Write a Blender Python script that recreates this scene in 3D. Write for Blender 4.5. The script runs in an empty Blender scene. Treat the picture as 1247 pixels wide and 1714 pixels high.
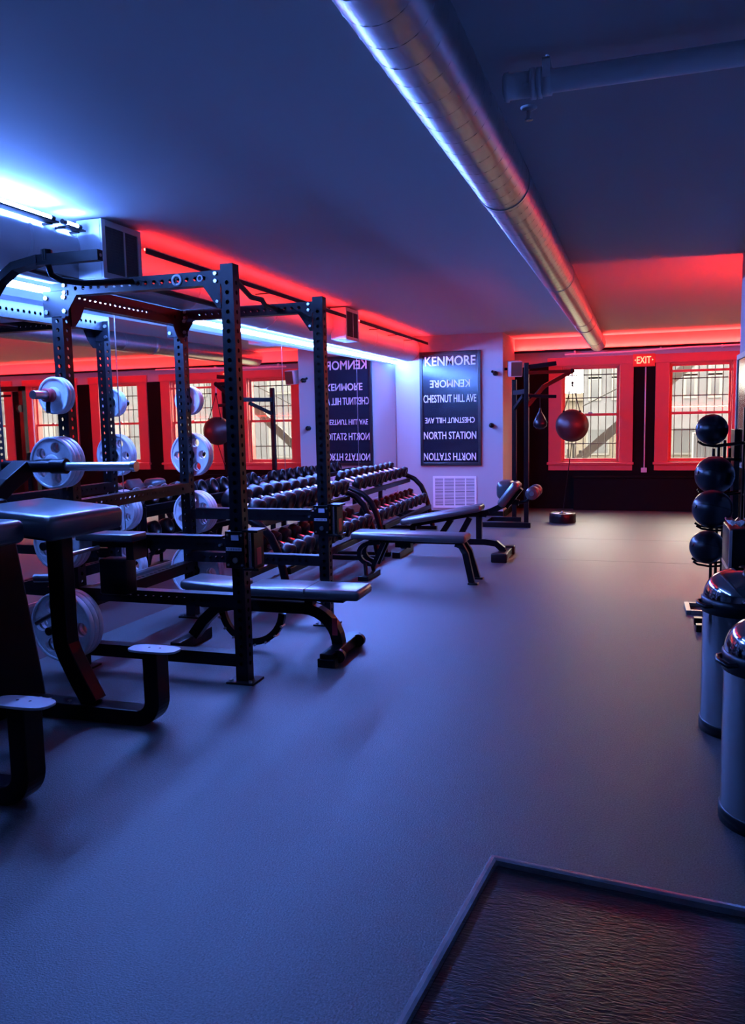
import bpy, bmesh, math, random
from mathutils import Vector, Matrix
random.seed(7)
C = bpy.context.scene.collection
S = bpy.context.scene

# ------------------------------------------------------------------ camera
FPX, CXP, CYP, CAMH = 1380.0, 623.5, 857.0, 1.5
RIGHT = Vector((0.95300, 0.30238, -0.01983))
def make_camera():
    vp = (1063.0, 690.0)
    yv = Vector(((vp[0]-CXP)/FPX, (vp[1]-CYP)/FPX, 1)).normalized()
    q = Vector(((vp[0]-2000-CXP)/FPX, (vp[1]+40-CYP)/FPX, 1))
    zv = q.cross(yv).normalized()
    if zv.y > 0: zv = -zv
    xv = yv.cross(zv)
    # rows of the world->camera rotation (camera x right, y down, z forward)
    r = Vector((xv.x, yv.x, zv.x)); d = Vector((xv.y, yv.y, zv.y)); f = Vector((xv.z, yv.z, zv.z))
    m = Matrix(((r.x, -d.x, -f.x, 0), (r.y, -d.y, -f.y, 0), (r.z, -d.z, -f.z, CAMH), (0, 0, 0, 1)))
    cd = bpy.data.cameras.new('camera'); co = bpy.data.objects.new('camera', cd); C.objects.link(co)
    cd.sensor_fit = 'HORIZONTAL'; cd.sensor_width = 36.0; cd.lens = 36.0*FPX/1247.0
    cd.clip_start = 0.05; cd.clip_end = 300
    co.matrix_world = m
    S.camera = co
make_camera()

# ------------------------------------------------------------------ world, exposure, light levels
BLUE = (0.10, 0.25, 1.0)
RED = (1.0, 0.022, 0.018)
P_STRIP = 580.0      # blue-white strip over the mirrors
P_TUBE = 500.0       # blue-white tubes above the wall duct
P_RED_RET = 850.0   # red cove strip behind the wall return
P_RED_BACK = 900.0   # red strip along the back wall
P_RED_DUCT = 75.0    # red strip on top of the wall duct
w = bpy.data.worlds.new('overcast_sky'); S.world = w; w.use_nodes = True
bg = w.node_tree.nodes['Background']; bg.inputs[0].default_value = (1.0, 0.92, 0.77, 1); bg.inputs[1].default_value = 24.0
S.view_settings.view_transform = 'Standard'
try: S.view_settings.look = 'None'
except Exception: pass
S.view_settings.exposure = 0.0
S.view_settings.gamma = 1.0
S.view_settings.use_curve_mapping = False
S.cycles.max_bounces = 8; S.cycles.diffuse_bounces = 3; S.cycles.glossy_bounces = 4; S.cycles.transparent_max_bounces = 6

# ------------------------------------------------------------------ materials
MATS = {}
def mat(name, col, rough=0.5, metal=0.0, emit=None, estr=0.0, noise=None, bump=None, spec=None, coat=0.0):
    m = bpy.data.materials.new(name); m.use_nodes = True
    nt = m.node_tree; b = nt.nodes['Principled BSDF']
    b.inputs['Base Color'].default_value = (*col, 1); b.inputs['Roughness'].default_value = rough
    b.inputs['Metallic'].default_value = metal
    if spec is not None: b.inputs['Specular IOR Level'].default_value = spec
    if coat: b.inputs['Coat Weight'].default_value = coat; b.inputs['Coat Roughness'].default_value = 0.08
    if emit:
        b.inputs['Emission Color'].default_value = (*emit, 1); b.inputs['Emission Strength'].default_value = estr
    tc = nt.nodes.new('ShaderNodeTexCoord')
    if noise:   # (scale, amount) mottled base colour
        n = nt.nodes.new('ShaderNodeTexNoise'); n.inputs['Scale'].default_value = noise[0]; n.inputs['Detail'].default_value = 6
        nt.links.new(tc.outputs['Object'], n.inputs['Vector'])
        r = nt.nodes.new('ShaderNodeValToRGB')
        a = noise[1]
        r.color_ramp.elements[0].position = 0.3; r.color_ramp.elements[1].position = 0.7
        r.color_ramp.elements[0].color = (*[c*(1-a) for c in col], 1); r.color_ramp.elements[1].color = (*[min(1, c*(1+a)) for c in col], 1)
        nt.links.new(n.outputs['Fac'], r.inputs['Fac']); nt.links.new(r.outputs['Color'], b.inputs['Base Color'])
    if bump:    # (scale, strength, distance)
        n = nt.nodes.new('ShaderNodeTexNoise'); n.inputs['Scale'].default_value = bump[0]; n.inputs['Detail'].default_value = 4
        nt.links.new(tc.outputs['Object'], n.inputs['Vector'])
        bp = nt.nodes.new('ShaderNodeBump'); bp.inputs['Strength'].default_value = bump[1]; bp.inputs['Distance'].default_value = bump[2]
        nt.links.new(n.outputs['Fac'], bp.inputs['Height']); nt.links.new(bp.outputs['Normal'], b.inputs['Normal'])
    MATS[name] = m
    return m
mat('rubber_floor', (0.040, 0.042, 0.044), 0.48, noise=(150, 0.75), bump=(170, 0.5, 0.006), spec=0.55)
mat('paint_grey', (0.25, 0.25, 0.26), 0.6)
mat('paint_white', (0.33, 0.325, 0.33), 0.6, bump=(60, 0.05, 0.002))
mat('ceiling_paint', (0.43, 0.43, 0.44), 0.75, bump=(9, 0.08, 0.004))
mat('paint_trim', (0.72, 0.71, 0.70), 0.4)
mat('trim_red', (0.55, 0.075, 0.06), 0.4)  # even red for window casings, sashes and sills
mat('paint_black', (0.003, 0.003, 0.003), 0.6, spec=0.06)
mat('powder_black', (0.003, 0.003, 0.004), 0.38, spec=0.2, bump=(600, 0.1, 0.0005))
mat('satin_black', (0.003, 0.003, 0.004), 0.3, spec=0.14)
mat('vinyl_black', (0.042, 0.042, 0.046), 0.3, spec=0.9, bump=(350, 0.15, 0.0006))
mat('rubber_black', (0.004, 0.004, 0.005), 0.32, spec=0.22)
mat('ball_black', (0.004, 0.005, 0.008), 0.28, spec=0.35, bump=(200, 0.1, 0.0006))
mat('bag_red', (0.05, 0.005, 0.005), 0.4, noise=(8, 0.2))
mat('plate_grey', (0.72, 0.74, 0.77), 0.45, metal=0.1, noise=(30, 0.08), bump=(220, 0.15, 0.0008))
mat('chrome', (0.75, 0.76, 0.78), 0.12, metal=1.0)
mat('bracket_steel', (0.30, 0.29, 0.27), 0.4, metal=0.9)
mat('steel', (0.55, 0.56, 0.58), 0.28, metal=1.0)
mat('galvanised', (0.48, 0.48, 0.49), 0.28, metal=1.0, noise=(14, 0.08))
mat('pipe_white', (0.86, 0.85, 0.87), 0.45)
mat('duct_white', (0.52, 0.52, 0.54), 0.45)
mat('mirror_glass', (0.80, 0.82, 0.83), 0.012, metal=1.0)
mat('strip_blue', (0.9, 0.9, 0.9), 0.4, emit=BLUE, estr=P_STRIP)
mat('tube_blue', (0.9, 0.9, 0.9), 0.4, emit=BLUE, estr=P_TUBE)
mat('strip_red_return', (0.6, 0.1, 0.1), 0.4, emit=RED, estr=P_RED_RET)
mat('strip_red_back', (0.6, 0.1, 0.1), 0.4, emit=RED, estr=P_RED_BACK)
mat('strip_red_duct', (0.6, 0.1, 0.1), 0.4, emit=RED, estr=P_RED_DUCT)
mat('poster_panel', (0.008, 0.008, 0.016), 0.16)
mat('poster_frame', (0.008, 0.008, 0.009), 0.3)
mat('letter_white', (0.72, 0.70, 0.72), 0.5)
mat('exit_red', (0.5, 0.03, 0.02), 0.4, emit=(1, 0.03, 0.01), estr=0.25)
mat('exit_letter', (1, 0.6, 0.3), 0.4, emit=(1, 0.45, 0.16), estr=1.6)
mat('grille_dark', (0.11, 0.11, 0.115), 0.6)
mat('grille_back', (0.10, 0.10, 0.11), 0.7)
mat('register_white', (0.66, 0.66, 0.68), 0.5)
mat('label_pale', (0.45, 0.42, 0.52), 0.5)
mat('label_red', (0.5, 0.03, 0.04), 0.5)
mat('label_black', (0.012, 0.012, 0.014), 0.5)
mat('wrap_red', (0.42, 0.04, 0.03), 0.3)
mat('wrap_white', (0.6, 0.58, 0.56), 0.3)
mat('facade_grey', (0.05, 0.05, 0.058), 0.9, noise=(3, 0.15))
mat('facade_tan', (0.075, 0.062, 0.05), 0.9, noise=(2, 0.15))
mat('facade_trim', (0.085, 0.082, 0.08), 0.8)
mat('glass_far', (0.026, 0.028, 0.034), 0.2)
mat('street_pale', (0.11, 0.10, 0.065), 0.9, noise=(0.5, 0.15))
mat('iron_brown', (0.030, 0.021, 0.018), 0.7)
mat('iron_bar', (0.015, 0.015, 0.016), 0.6)
mat('wood_dark', (0.05, 0.03, 0.02), 0.5)
mat('frame_tan', (0.52, 0.40, 0.28), 0.5)  # even tan for the frame of the wall panel

def glass_mat():
    m = bpy.data.materials.new('window_glass'); m.use_nodes = True; nt = m.node_tree
    for n in list(nt.nodes): nt.nodes.remove(n)
    o = nt.nodes.new('ShaderNodeOutputMaterial'); mx = nt.nodes.new('ShaderNodeMixShader')
    t = nt.nodes.new('ShaderNodeBsdfTransparent'); g = nt.nodes.new('ShaderNodeBsdfGlossy'); g.inputs['Roughness'].default_value = 0.02
    t.inputs[0].default_value = (0.95, 0.96, 0.95, 1)
    mx.inputs[0].default_value = 0.05
    nt.links.new(t.outputs[0], mx.inputs[1]); nt.links.new(g.outputs[0], mx.inputs[2]); nt.links.new(mx.outputs[0], o.inputs[0])
    MATS['window_glass'] = m
glass_mat()
def brushed_mat():   # brushed stainless: anisotropic-looking fine vertical streaks
    m = bpy.data.materials.new('brushed_steel'); m.use_nodes = True; nt = m.node_tree; b = nt.nodes['Principled BSDF']
    b.inputs['Base Color'].default_value = (0.42, 0.42, 0.44, 1); b.inputs['Metallic'].default_value = 1.0
    b.inputs['Roughness'].default_value = 0.09
    tc = nt.nodes.new('ShaderNodeTexCoord'); mp = nt.nodes.new('ShaderNodeMapping'); mp.inputs['Scale'].default_value = (90, 90, 1.2)
    n = nt.nodes.new('ShaderNodeTexNoise'); n.inputs['Scale'].default_value = 1.0
    nt.links.new(tc.outputs['Object'], mp.inputs['Vector']); nt.links.new(mp.outputs['Vector'], n.inputs['Vector'])
    bp = nt.nodes.new('ShaderNodeBump'); bp.inputs['Strength'].default_value = 0.10; bp.inputs['Distance'].default_value = 0.0012
    nt.links.new(n.outputs['Fac'], bp.inputs['Height']); nt.links.new(bp.outputs['Normal'], b.inputs['Normal'])
    MATS['brushed_steel'] = m
brushed_mat()
def mat_rubber_tread():   # wavy moulded relief of the doormat
    m = bpy.data.materials.new('mat_tread'); m.use_nodes = True; nt = m.node_tree; b = nt.nodes['Principled BSDF']
    b.inputs['Base Color'].default_value = (0.006, 0.006, 0.006, 1); b.inputs['Roughness'].default_value = 0.30
    tc = nt.nodes.new('ShaderNodeTexCoord'); mp = nt.nodes.new('ShaderNodeMapping'); mp.inputs['Scale'].default_value = (16, 75, 1)
    n = nt.nodes.new('ShaderNodeTexNoise'); n.inputs['Scale'].default_value = 1.6; n.inputs['Detail'].default_value = 3; n.inputs['Distortion'].default_value = 0.8
    nt.links.new(tc.outputs['Object'], mp.inputs['Vector']); nt.links.new(mp.outputs['Vector'], n.inputs['Vector'])
    bp = nt.nodes.new('ShaderNodeBump'); bp.inputs['Strength'].default_value = 0.55; bp.inputs['Distance'].default_value = 0.006
    nt.links.new(n.outputs['Fac'], bp.inputs['Height']); nt.links.new(bp.outputs['Normal'], b.inputs['Normal'])
    MATS['mat_tread'] = m
mat_rubber_tread()

# ------------------------------------------------------------------ mesh helpers
WL = {}   # world location of each root, so parts can be written in world coordinates
class MB:
    def __init__(s): s.v = []; s.f = []; s.sm = []
    def add(s, vs, fs, smooth=False):
        o = len(s.v); s.v += [tuple(v) for v in vs]
        s.f += [tuple(i+o for i in f) for f in fs]; s.sm += [smooth]*len(fs)
        return s
    def box(s, a, b, M=None):
        x0, y0, z0 = a; x1, y1, z1 = b
        vs = [Vector(p) for p in ((x0,y0,z0),(x1,y0,z0),(x1,y1,z0),(x0,y1,z0),(x0,y0,z1),(x1,y0,z1),(x1,y1,z1),(x0,y1,z1))]
        if M is not None: vs = [M @ v for v in vs]
        return s.add(vs, [(0,3,2,1),(4,5,6,7),(0,1,5,4),(1,2,6,5),(2,3,7,6),(3,0,4,7)])
    def bbox(s, a, b, r=0.01, M=None, n=3):
        """rounded-edge box: superellipse-like chamfer in all directions"""
        c = [(a[i]+b[i])/2 for i in range(3)]; h = [(b[i]-a[i])/2 for i in range(3)]
        r = min(r, *[x*0.98 for x in h])
        bm = bmesh.new(); bmesh.ops.create_cube(bm, size=2.0)
        for v in bm.verts: v.co = Vector([v.co[i]*h[i] for i in range(3)])
        bmesh.ops.bevel(bm, geom=list(bm.edges), offset=r, segments=n, profile=0.5, affect='EDGES')
        bm.verts.index_update()
        vs = [v.co+Vector(c) for v in bm.verts]
        if M is not None: vs = [M @ v for v in vs]
        fs = [tuple(v.index for v in f.verts) for f in bm.faces]; bm.free()
        return s.add(vs, fs, True)
    def cyl(s, p0, p1, r0, r1=None, n=16, caps=True, smooth=True):
        r1 = r0 if r1 is None else r1
        p0, p1 = Vector(p0), Vector(p1); d = (p1-p0).normalized()
        u = d.orthogonal().normalized(); w_ = d.cross(u)
        vs = []
        for p, r in ((p0, r0), (p1, r1)):
            for i in range(n):
                a = 2*math.pi*i/n; vs.append(p+(u*math.cos(a)+w_*math.sin(a))*r)
        s.add(vs, [(i, (i+1) % n, n+(i+1) % n, n+i) for i in range(n)], smooth)
        if caps:
            s.add(vs[:n], [tuple(reversed(range(n)))]); s.add(vs[n:], [tuple(range(n))])
        return s
    def lathe(s, o, axis, prof, n=24, smooth=True):
        """prof: list of (distance along axis, radius)"""
        o = Vector(o); d = Vector(axis).normalized(); u = d.orthogonal().normalized(); w_ = d.cross(u)
        vs = []
        for h, r in prof:
            for i in range(n):
                a = 2*math.pi*i/n; vs.append(o+d*h+(u*math.cos(a)+w_*math.sin(a))*r)
        fs = [(k*n+i, k*n+(i+1) % n, (k+1)*n+(i+1) % n, (k+1)*n+i) for k in range(len(prof)-1) for i in range(n)]
        return s.add(vs, fs, smooth)
    def tube(s, pts, r, n=10, smooth=True, caps=True, flat=None):
        """swept tube; flat=(half_a, half_b, upvector) sweeps a rectangle instead"""
        P = [Vector(p) for p in pts]; vs = []; m = n if flat is None else 4
        up = None
        for k, p in enumerate(P):
            t = (P[min(k+1, len(P)-1)]-P[max(k-1, 0)]).normalized()
            if flat is not None:
                b = Vector(flat[2]); a = t.cross(b).normalized(); b2 = a.cross(t).normalized()
                for sa, sb in ((-1,-1),(1,-1),(1,1),(-1,1)): vs.append(p+a*sa*flat[0]+b2*sb*flat[1])
            else:
                if up is None: up = t.orthogonal().normalized()
                up = (up-t*up.dot(t)).normalized(); w_ = t.cross(up)
                for i in range(n):
                    a = 2*math.pi*i/n; vs.append(p+(up*math.cos(a)+w_*math.sin(a))*r)
        fs = [(k*m+i, k*m+(i+1) % m, (k+1)*m+(i+1) % m, (k+1)*m+i) for k in range(len(P)-1) for i in range(m)]
        s.add(vs, fs, smooth and flat is None)
        if caps:
            s.add(vs[:m], [tuple(reversed(range(m)))]); s.add(vs[-m:], [tuple(range(m))])
        return s
    def prism(s, poly, axis, a, b):
        """poly of 2D points extruded along axis index between a and b"""
        n = len(poly); o = [i for i in range(3) if i != axis]
        def P(p, t):
            v = [0, 0, 0]; v[o[0]] = p[0]; v[o[1]] = p[1]; v[axis] = t; return v
        vs = [P(p, a) for p in poly]+[P(p, b) for p in poly]
        fs = [tuple(reversed(range(n))), tuple(range(n, 2*n))]+[(i, (i+1) % n, n+(i+1) % n, n+i) for i in range(n)]
        return s.add(vs, fs)
    def sphere(s, c, r, nu=24, nv=14, sc=(1, 1, 1)):
        prof = [(-r*math.cos(math.pi*k/nv), max(1e-4, r*math.sin(math.pi*k/nv))) for k in range(nv+1)]
        o = len(s.v); s.lathe((0, 0, 0), (0, 0, 1), prof, nu)
        for i in range(o, len(s.v)):
            v = s.v[i]; s.v[i] = (c[0]+v[0]*sc[0], c[1]+v[1]*sc[1], c[2]+v[2]*sc[2])
        return s
    def perf(s, p0, p1, hw, hh, up, holes=(1, 1), pitch=0.052, hr=0.0125, margin=0.05, cap=True):
        """hollow rectangular tube from p0 to p1 with rows of real round holes.
        hw: half size across (t x up), hh: half size along up; holes[0]: in the faces across, holes[1]: in the up faces"""
        p0, p1, up = Vector(p0), Vector(p1), Vector(up)
        t = (p1-p0); L = t.length; t.normalize(); a = t.cross(up).normalized(); b = a.cross(t).normalized()
        n = max(1, int((L-2*margin)/pitch)); m0 = (L-n*pitch)/2
        for nrm, side, hn, hs, on in ((a, b, hw, hh, holes[0]), (-a, -b, hw, hh, holes[0]), (b, -a, hh, hw, holes[1]), (-b, a, hh, hw, holes[1])):
            c = p0+nrm*hn
            def Q(h, k): return c+t*h+side*k
            def quad(h0, h1): s.add([Q(h0, -hs), Q(h1, -hs), Q(h1, hs), Q(h0, hs)], [(0, 1, 2, 3)])
            if not on: quad(0, L); continue
            quad(0, m0); quad(L-m0, L)
            for i in range(n):
                h0 = m0+i*pitch; h1 = h0+pitch; hc = (h0+h1)/2
                oc = [Q(hc+hr*math.cos(math.pi*(j+0.5)/4), hr*math.sin(math.pi*(j+0.5)/4)) for j in range(8)]
                sq = [Q(h1, -hs), Q(h1, hs), Q(h0, hs), Q(h0, -hs)]
                s.add(sq+oc, [(0, 1, 4, 11), (1, 5, 4), (1, 2, 6, 5), (2, 7, 6), (2, 3, 8, 7), (3, 9, 8), (3, 0, 10, 9), (0, 11, 10)])
        if cap:
            for p, sg in ((p0, 1), (p1, -1)):
                q = [p-a*hw-b*hh, p+a*hw-b*hh, p+a*hw+b*hh, p-a*hw+b*hh]
                s.add(q, [(0, 1, 2, 3)])
        return s
    def build(s, name, m, parent=None, bevel=0.0, seg=2):
        off = WL.get(parent.name, Vector()) if parent is not None else Vector()
        me = bpy.data.meshes.new(name)
        me.from_pydata([Vector(v)-off for v in s.v], [], s.f); me.update()
        me.polygons.foreach_set('use_smooth', s.sm)
        me.materials.append(MATS[m])
        o = bpy.data.objects.new(name, me); C.objects.link(o)
        if parent is not None: o.parent = parent; WL[o.name] = off
        if bevel:
            b = o.modifiers.new('edge', 'BEVEL'); b.width = bevel; b.segments = seg; b.limit_method = 'ANGLE'; b.angle_limit = math.radians(40)
        return o
def tag(o, label=None, cat=None, group=None, kind=None):
    if label: o['label'] = label
    if cat: o['category'] = cat
    if group: o['group'] = group
    if kind: o['kind'] = kind
    return o
def thing(name, loc, label, cat, group=None, kind=None):
    o = bpy.data.objects.new(name, None); C.objects.link(o); o.location = loc; o.empty_display_size = 0.1
    WL[o.name] = Vector(loc)
    return tag(o, label, cat, group, kind)
def copy_tree(o, parent=None):
    c = o.copy(); C.objects.link(c)
    if parent is not None: c.parent = parent
    for ch in list(o.children): copy_tree(ch, c)
    return c
def struct(o): o['kind'] = 'structure'; return o
def arc(c, r, a0, a1, n, plane='xz', k=0.0):
    out = []
    for i in range(n+1):
        a = math.radians(a0+(a1-a0)*i/n); u, v = c[0]+r*math.cos(a), c[1]+r*math.sin(a)
        out.append((u, k, v) if plane == 'xz' else ((k, u, v) if plane == 'yz' else (u, v, k)))
    return out
def text_mesh(name, body, width, height, m, parent, M, bold=0.012):
    """a line of lettering fitted to width x height, centred on the frame M (x right, y up, z out)"""
    cu = bpy.data.curves.new(name, 'FONT'); cu.body = body; cu.size = 1; cu.extrude = 0.01; cu.offset = bold; cu.resolution_u = 3
    t = bpy.data.objects.new(name, cu); C.objects.link(t)
    dg = bpy.context.evaluated_depsgraph_get(); me = bpy.data.meshes.new_from_object(t.evaluated_get(dg))
    bpy.data.objects.remove(t)
    xs = [v.co.x for v in me.vertices]; ys = [v.co.y for v in me.vertices]
    cx, cy = (min(xs)+max(xs))/2, (min(ys)+max(ys))/2; sx, sy = width/(max(xs)-min(xs)), height/(max(ys)-min(ys))
    off = WL.get(parent.name, Vector())
    for v in me.vertices: v.co = M @ Vector(((v.co.x-cx)*sx, (v.co.y-cy)*sy, v.co.z*0.2))-off
    me.materials.clear(); me.materials.append(MATS[m]); me.name = name
    o = bpy.data.objects.new(name, me); C.objects.link(o); o.parent = parent
    return o
ORD = ['first', 'second', 'third', 'fourth', 'fifth', 'sixth', 'seventh', 'eighth', 'ninth', 'tenth', 'eleventh', 'twelfth']

# ------------------------------------------------------------------ room shell
ZC = 2.68
YB = 13.34          # back wall with the windows
YP = 12.07          # wall with the framed sign
XR = 0.76           # right wall, ends at YR
YR = 6.98
XBAY = 7.0
Y0 = -2.2
def xl(y): return -3.45-0.0215*(YP-y)     # left wall runs slightly askew
fl = struct(MB().box((-4.2, Y0, -0.06), (XBAY+0.3, YB+0.2, -0.006)).build('floor', 'rubber_black'))
fl['label'] = 'dark speckled rubber gym floor'
ys = [Y0, 8.61, 10.12, 11.7, YB+0.1]
for a, b in zip(ys[:-1], ys[1:]):
    MB().box((-4.1, a+0.002, -0.0055), (XBAY+0.1, b-0.002, 0.0)).build('rubber_roll', 'rubber_floor', fl)
struct(MB().box((-4.2, Y0, ZC), (XBAY+0.3, YB+0.2, ZC+0.1)).build('ceiling', 'ceiling_paint'))
lw = MB(); lw.prism([(xl(Y0)-0.2, Y0), (xl(Y0), Y0), (xl(YP), YP), (xl(YP)-0.2, YP+0.1)], 2, 0, ZC)
struct(lw.build('wall_left', 'paint_white'))
struct(MB().box((-4.2, YP, 0), (-1.83, YB+0.2, ZC)).build('wall_end', 'paint_white'))
struct(MB().box((XR, Y0, 0), (XBAY+0.3, YR, ZC)).build('wall_right', 'paint_grey'))
struct(MB().box((XBAY, YR, 0), (XBAY+0.3, YB+0.2, ZC)).build('wall_bay', 'paint_white'))
struct(MB().box((-4.2, Y0-0.2, 0), (XBAY+0.3, Y0, ZC)).build('wall_front', 'paint_grey'))
# back wall with two window openings; painted black up to the window heads, white band above
W1 = (-1.105, -0.225); W2 = (0.482, 1.372); WZ = (0.745, 2.235)
ZBLK = 2.24
bw = MB()
WINS = [W1, W2]+[(W2[0]+1.592*k, W2[1]+1.592*k) for k in (1, 2, 3)]
bw.box((-1.83, YB, 0), (XBAY, YB+0.2, WZ[0]))
xs_ = [-1.83]+[v for p in WINS for v in p]+[XBAY]
for a, b in zip(xs_[0::2], xs_[1::2]): bw.box((a, YB, WZ[0]), (b, YB+0.2, ZBLK))
wb = struct(bw.build('wall_back', 'paint_black'))
MB().box((-1.83, YB, ZBLK), (XBAY, YB+0.2, ZC)).build('upper_band', 'paint_white', wb)
struct(MB().box((-3.46, YP-0.015, 0.0), (-1.83, YP, 0.09)).build('baseboard_end', 'paint_black'))
tr = MB().box((-1.83, YB-0.075, 2.455), (XBAY, YB-0.065, 2.490)); tr.box((-1.83, YB-0.065, 2.455), (XBAY, YB, 2.461)); tag(struct(tr.build('trim_1', 'satin_black')), 'added narrow dark rail hiding the red strip along the back wall above the windows')  # added rail, shaped to keep the red strip out of sight
struct(MB().box((-1.815, YP, 0.0), (-1.83+0.02, YB, 0.10)).build('baseboard_column', 'paint_black'))

# windows --------------------------------------------------------------
def window(n, x0, x1, label):
    r = thing('window_%d' % n, ((x0+x1)/2, YB, WZ[0]), label, None, kind='structure')
    z0, z1 = WZ; ow = 0.195
    for a, b, name in (((x0-ow, YB-0.035, z0-0.06), (x0+0.005, YB, z1+0.02), 'casing'), ((x1-0.005, YB-0.035, z0-0.06), (min(x1+ow, XBAY-0.06), YB, z1+0.02), 'casing')):
        MB().box(a, b).build(name, 'trim_red', r, 0.004)
    MB().box((x0-ow-0.02, YB-0.045, z1), (min(x1+ow+0.02, XBAY-0.05), YB, z1+0.13)).build('head_casing', 'trim_red', r, 0.005)
    MB().box((x0-ow-0.02, YB-0.075, z0-0.045), (min(x1+ow+0.02, XBAY-0.05), YB, z0-0.005)).build('sill', 'trim_red', r, 0.006)
    MB().box((x0-ow, YB-0.03, z0-0.135), (min(x1+ow, XBAY-0.06), YB, z0-0.045)).build('apron', 'trim_red', r, 0.004)
    for a, b in (((x0, YB, z0), (x0+0.02, YB+0.2, z1)), ((x1-0.02, YB, z0), (x1, YB+0.2, z1)), ((x0, YB, z1-0.02), (x1, YB+0.2, z1)), ((x0, YB, z0), (x1, YB+0.2, z0+0.015))):
        MB().box(a, b).build('jamb', 'trim_red', r)
    zm = 1.475
    for y, za, zb, nm in ((YB+0.05, z0+0.015, zm+0.02, 'lower_sash'), (YB+0.09, zm-0.02, z1-0.02, 'upper_sash')):
        m = MB()
        for a, b in (((x0+0.02, y-0.02, za), (x0+0.05, y+0.02, zb)), ((x1-0.05, y-0.02, za), (x1-0.02, y+0.02, zb)), ((x0+0.05, y-0.02, za), (x1-0.05, y+0.02, za+0.035)), ((x0+0.05, y-0.02, zb-0.035), (x1-0.05, y+0.02, zb))):
            m.box(a, b)
        sh = m.build(nm, 'trim_red', r)
        MB().box((x0+0.05, y-0.003, za+0.035), (x1-0.05, y+0.003, zb-0.035)).build('pane', 'window_glass', sh)
    MB().box(((x0+x1)/2-0.03, YB+0.02, zm+0.02), ((x0+x1)/2+0.03, YB+0.05, zm+0.04)).build('sash_lock', 'steel', r)
    yb = YB+0.26; k = x0-0.02
    i = 0
    while k < x1+0.04:
        MB().cyl((k, yb, 0.55), (k, yb, 2.45), 0.0075, n=6).build('security_bar', 'iron_bar', r); k += 0.114
    for z in ((1.74, 1.02, 2.10) if n == 1 else (1.74, 1.22, 2.0)):
        MB().box((x0-0.05, yb-0.008, z-0.008), (x1+0.05, yb+0.008, z+0.008)).build('cross_bar', 'iron_bar', r)
    return r
window(1, *W1, 'sash window with security bars behind the hanging ball')
wr = window(2, *W2, 'sash window with security bars behind the medicine ball rack')
for k, lab in ((2, 'first'), (3, 'second'), (4, 'third')): window(k+1, *WINS[k], 'sash window with security bars, %s beyond the medicine ball rack to the right' % lab)
MB().box((W2[0]-0.02, YB-0.02, 2.085), (W2[1]+0.03, YB+0.02, 2.12)).build('blind_rail', 'trim_red', wr)

# mirrors --------------------------------------------------------------
edges = [-0.6, 2.35, 5.22, 8.05, 10.35, 12.04]
names = ['tall wall mirror panel nearest the camera, left of frame', 'tall wall mirror panel behind the plate pegs nearest the camera', 'tall wall mirror panel behind the far side of the power rack',
         'tall wall mirror panel above the nearer dumbbell rack', 'tall wall mirror panel in the corner reflecting the framed sign']
for (a, b), lab in zip(zip(edges[:-1], edges[1:]), names):
    r = thing('mirror_panel', (xl((a+b)/2), (a+b)/2, 0.375), lab, 'mirror', 'mirror panels along the left wall')
    m = MB(); e = 0.012
    m.prism([(xl(a+0.004), a+0.004), (xl(a+0.004)+e, a+0.004), (xl(b-0.004)+e, b-0.004), (xl(b-0.004), b-0.004)], 2, 0.375, 2.275)
    m.build('mirror_glass', 'mirror_glass', r)
    m = MB(); m.prism([(xl(a), a), (xl(a)+e+0.008, a), (xl(b)+e+0.008, b), (xl(b), b)], 2, 0.36, 0.378); m.build('bottom_channel', 'steel', r)
    m = MB(); m.prism([(xl(b)+e-0.002, b-0.006), (xl(b)+e+0.003, b-0.006), (xl(b)+e+0.003, b-0.001), (xl(b)+e-0.002, b-0.001)], 2, 0.378, 2.275); m.build('edge_strip', 'steel', r)

# lamps ----------------------------------------------------------------
def led(name, p0, p1, h, d, m, label, hm='paint_trim', back=(-1, 0, 0)):
    r = thing(name, ((p0[0]+p1[0])/2, (p0[1]+p1[1])/2, p0[2]), label, 'light strip')
    p0, p1 = Vector(p0), Vector(p1); t = (p1-p0).normalized()
    MB().tube([p0, p1], 0.0, flat=(d, h, (0, 0, 1))).build('diffuser', m, r)
    bk = Vector(back)*(d+0.004)
    MB().tube([p0+bk, p1+bk], 0.0, flat=(0.004, h+0.004, (0, 0, 1))).build('channel', hm, r)
    return r
led('led_strip', (-3.405, 3.45, 2.302), (-3.388, 12.0, 2.302), 0.016, 0.010, 'strip_blue', 'long blue-white light strip along the top edge of the mirrors')
tubes = [(3.25, 3.93), (4.0, 4.16), (2.0, 3.2), (0.7, 1.9)]  # last tube is an unseen addition that brightens the near ceiling
labs = ['blue-white tube light lying on the wall duct at the left edge', 'short blue-white tube light on the wall duct beside the near vent box',
        'blue-white tube light on the wall duct, one place nearer than the left edge tube', 'added blue-white tube light on the wall duct, out of view nearest the camera']
for (a, b), lab in zip(tubes, labs):
    xt, zt = -3.05, 2.617
    r = thing('tube_light', (xt, (a+b)/2, zt-0.03), lab, 'light', 'tube lights on the wall duct')
    MB().cyl((xt, a+0.03, zt), (xt, b-0.03, zt), 0.011, n=12).build('tube', 'tube_blue', r)
    for c0, c1 in ((a, a+0.03), (b-0.03, b)): MB().cyl((xt, c0, zt), (xt, c1, zt), 0.014, n=12).build('end_cap', 'satin_black', r)
    m = MB(); m.prism([(xt-0.03, zt-0.028), (xt+0.035, zt-0.028), (xt+0.035, zt-0.019), (xt+0.031, zt-0.019), (xt+0.031, zt-0.024), (xt-0.03, zt-0.024)], 1, a, b); m.build('shade', 'satin_black', r)
    for c0 in (a+0.01, b-0.025): MB().box((xt-0.06, c0, zt-0.035), (xt+0.0, c0+0.015, zt-0.024)).build('bracket', 'satin_black', r)
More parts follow.
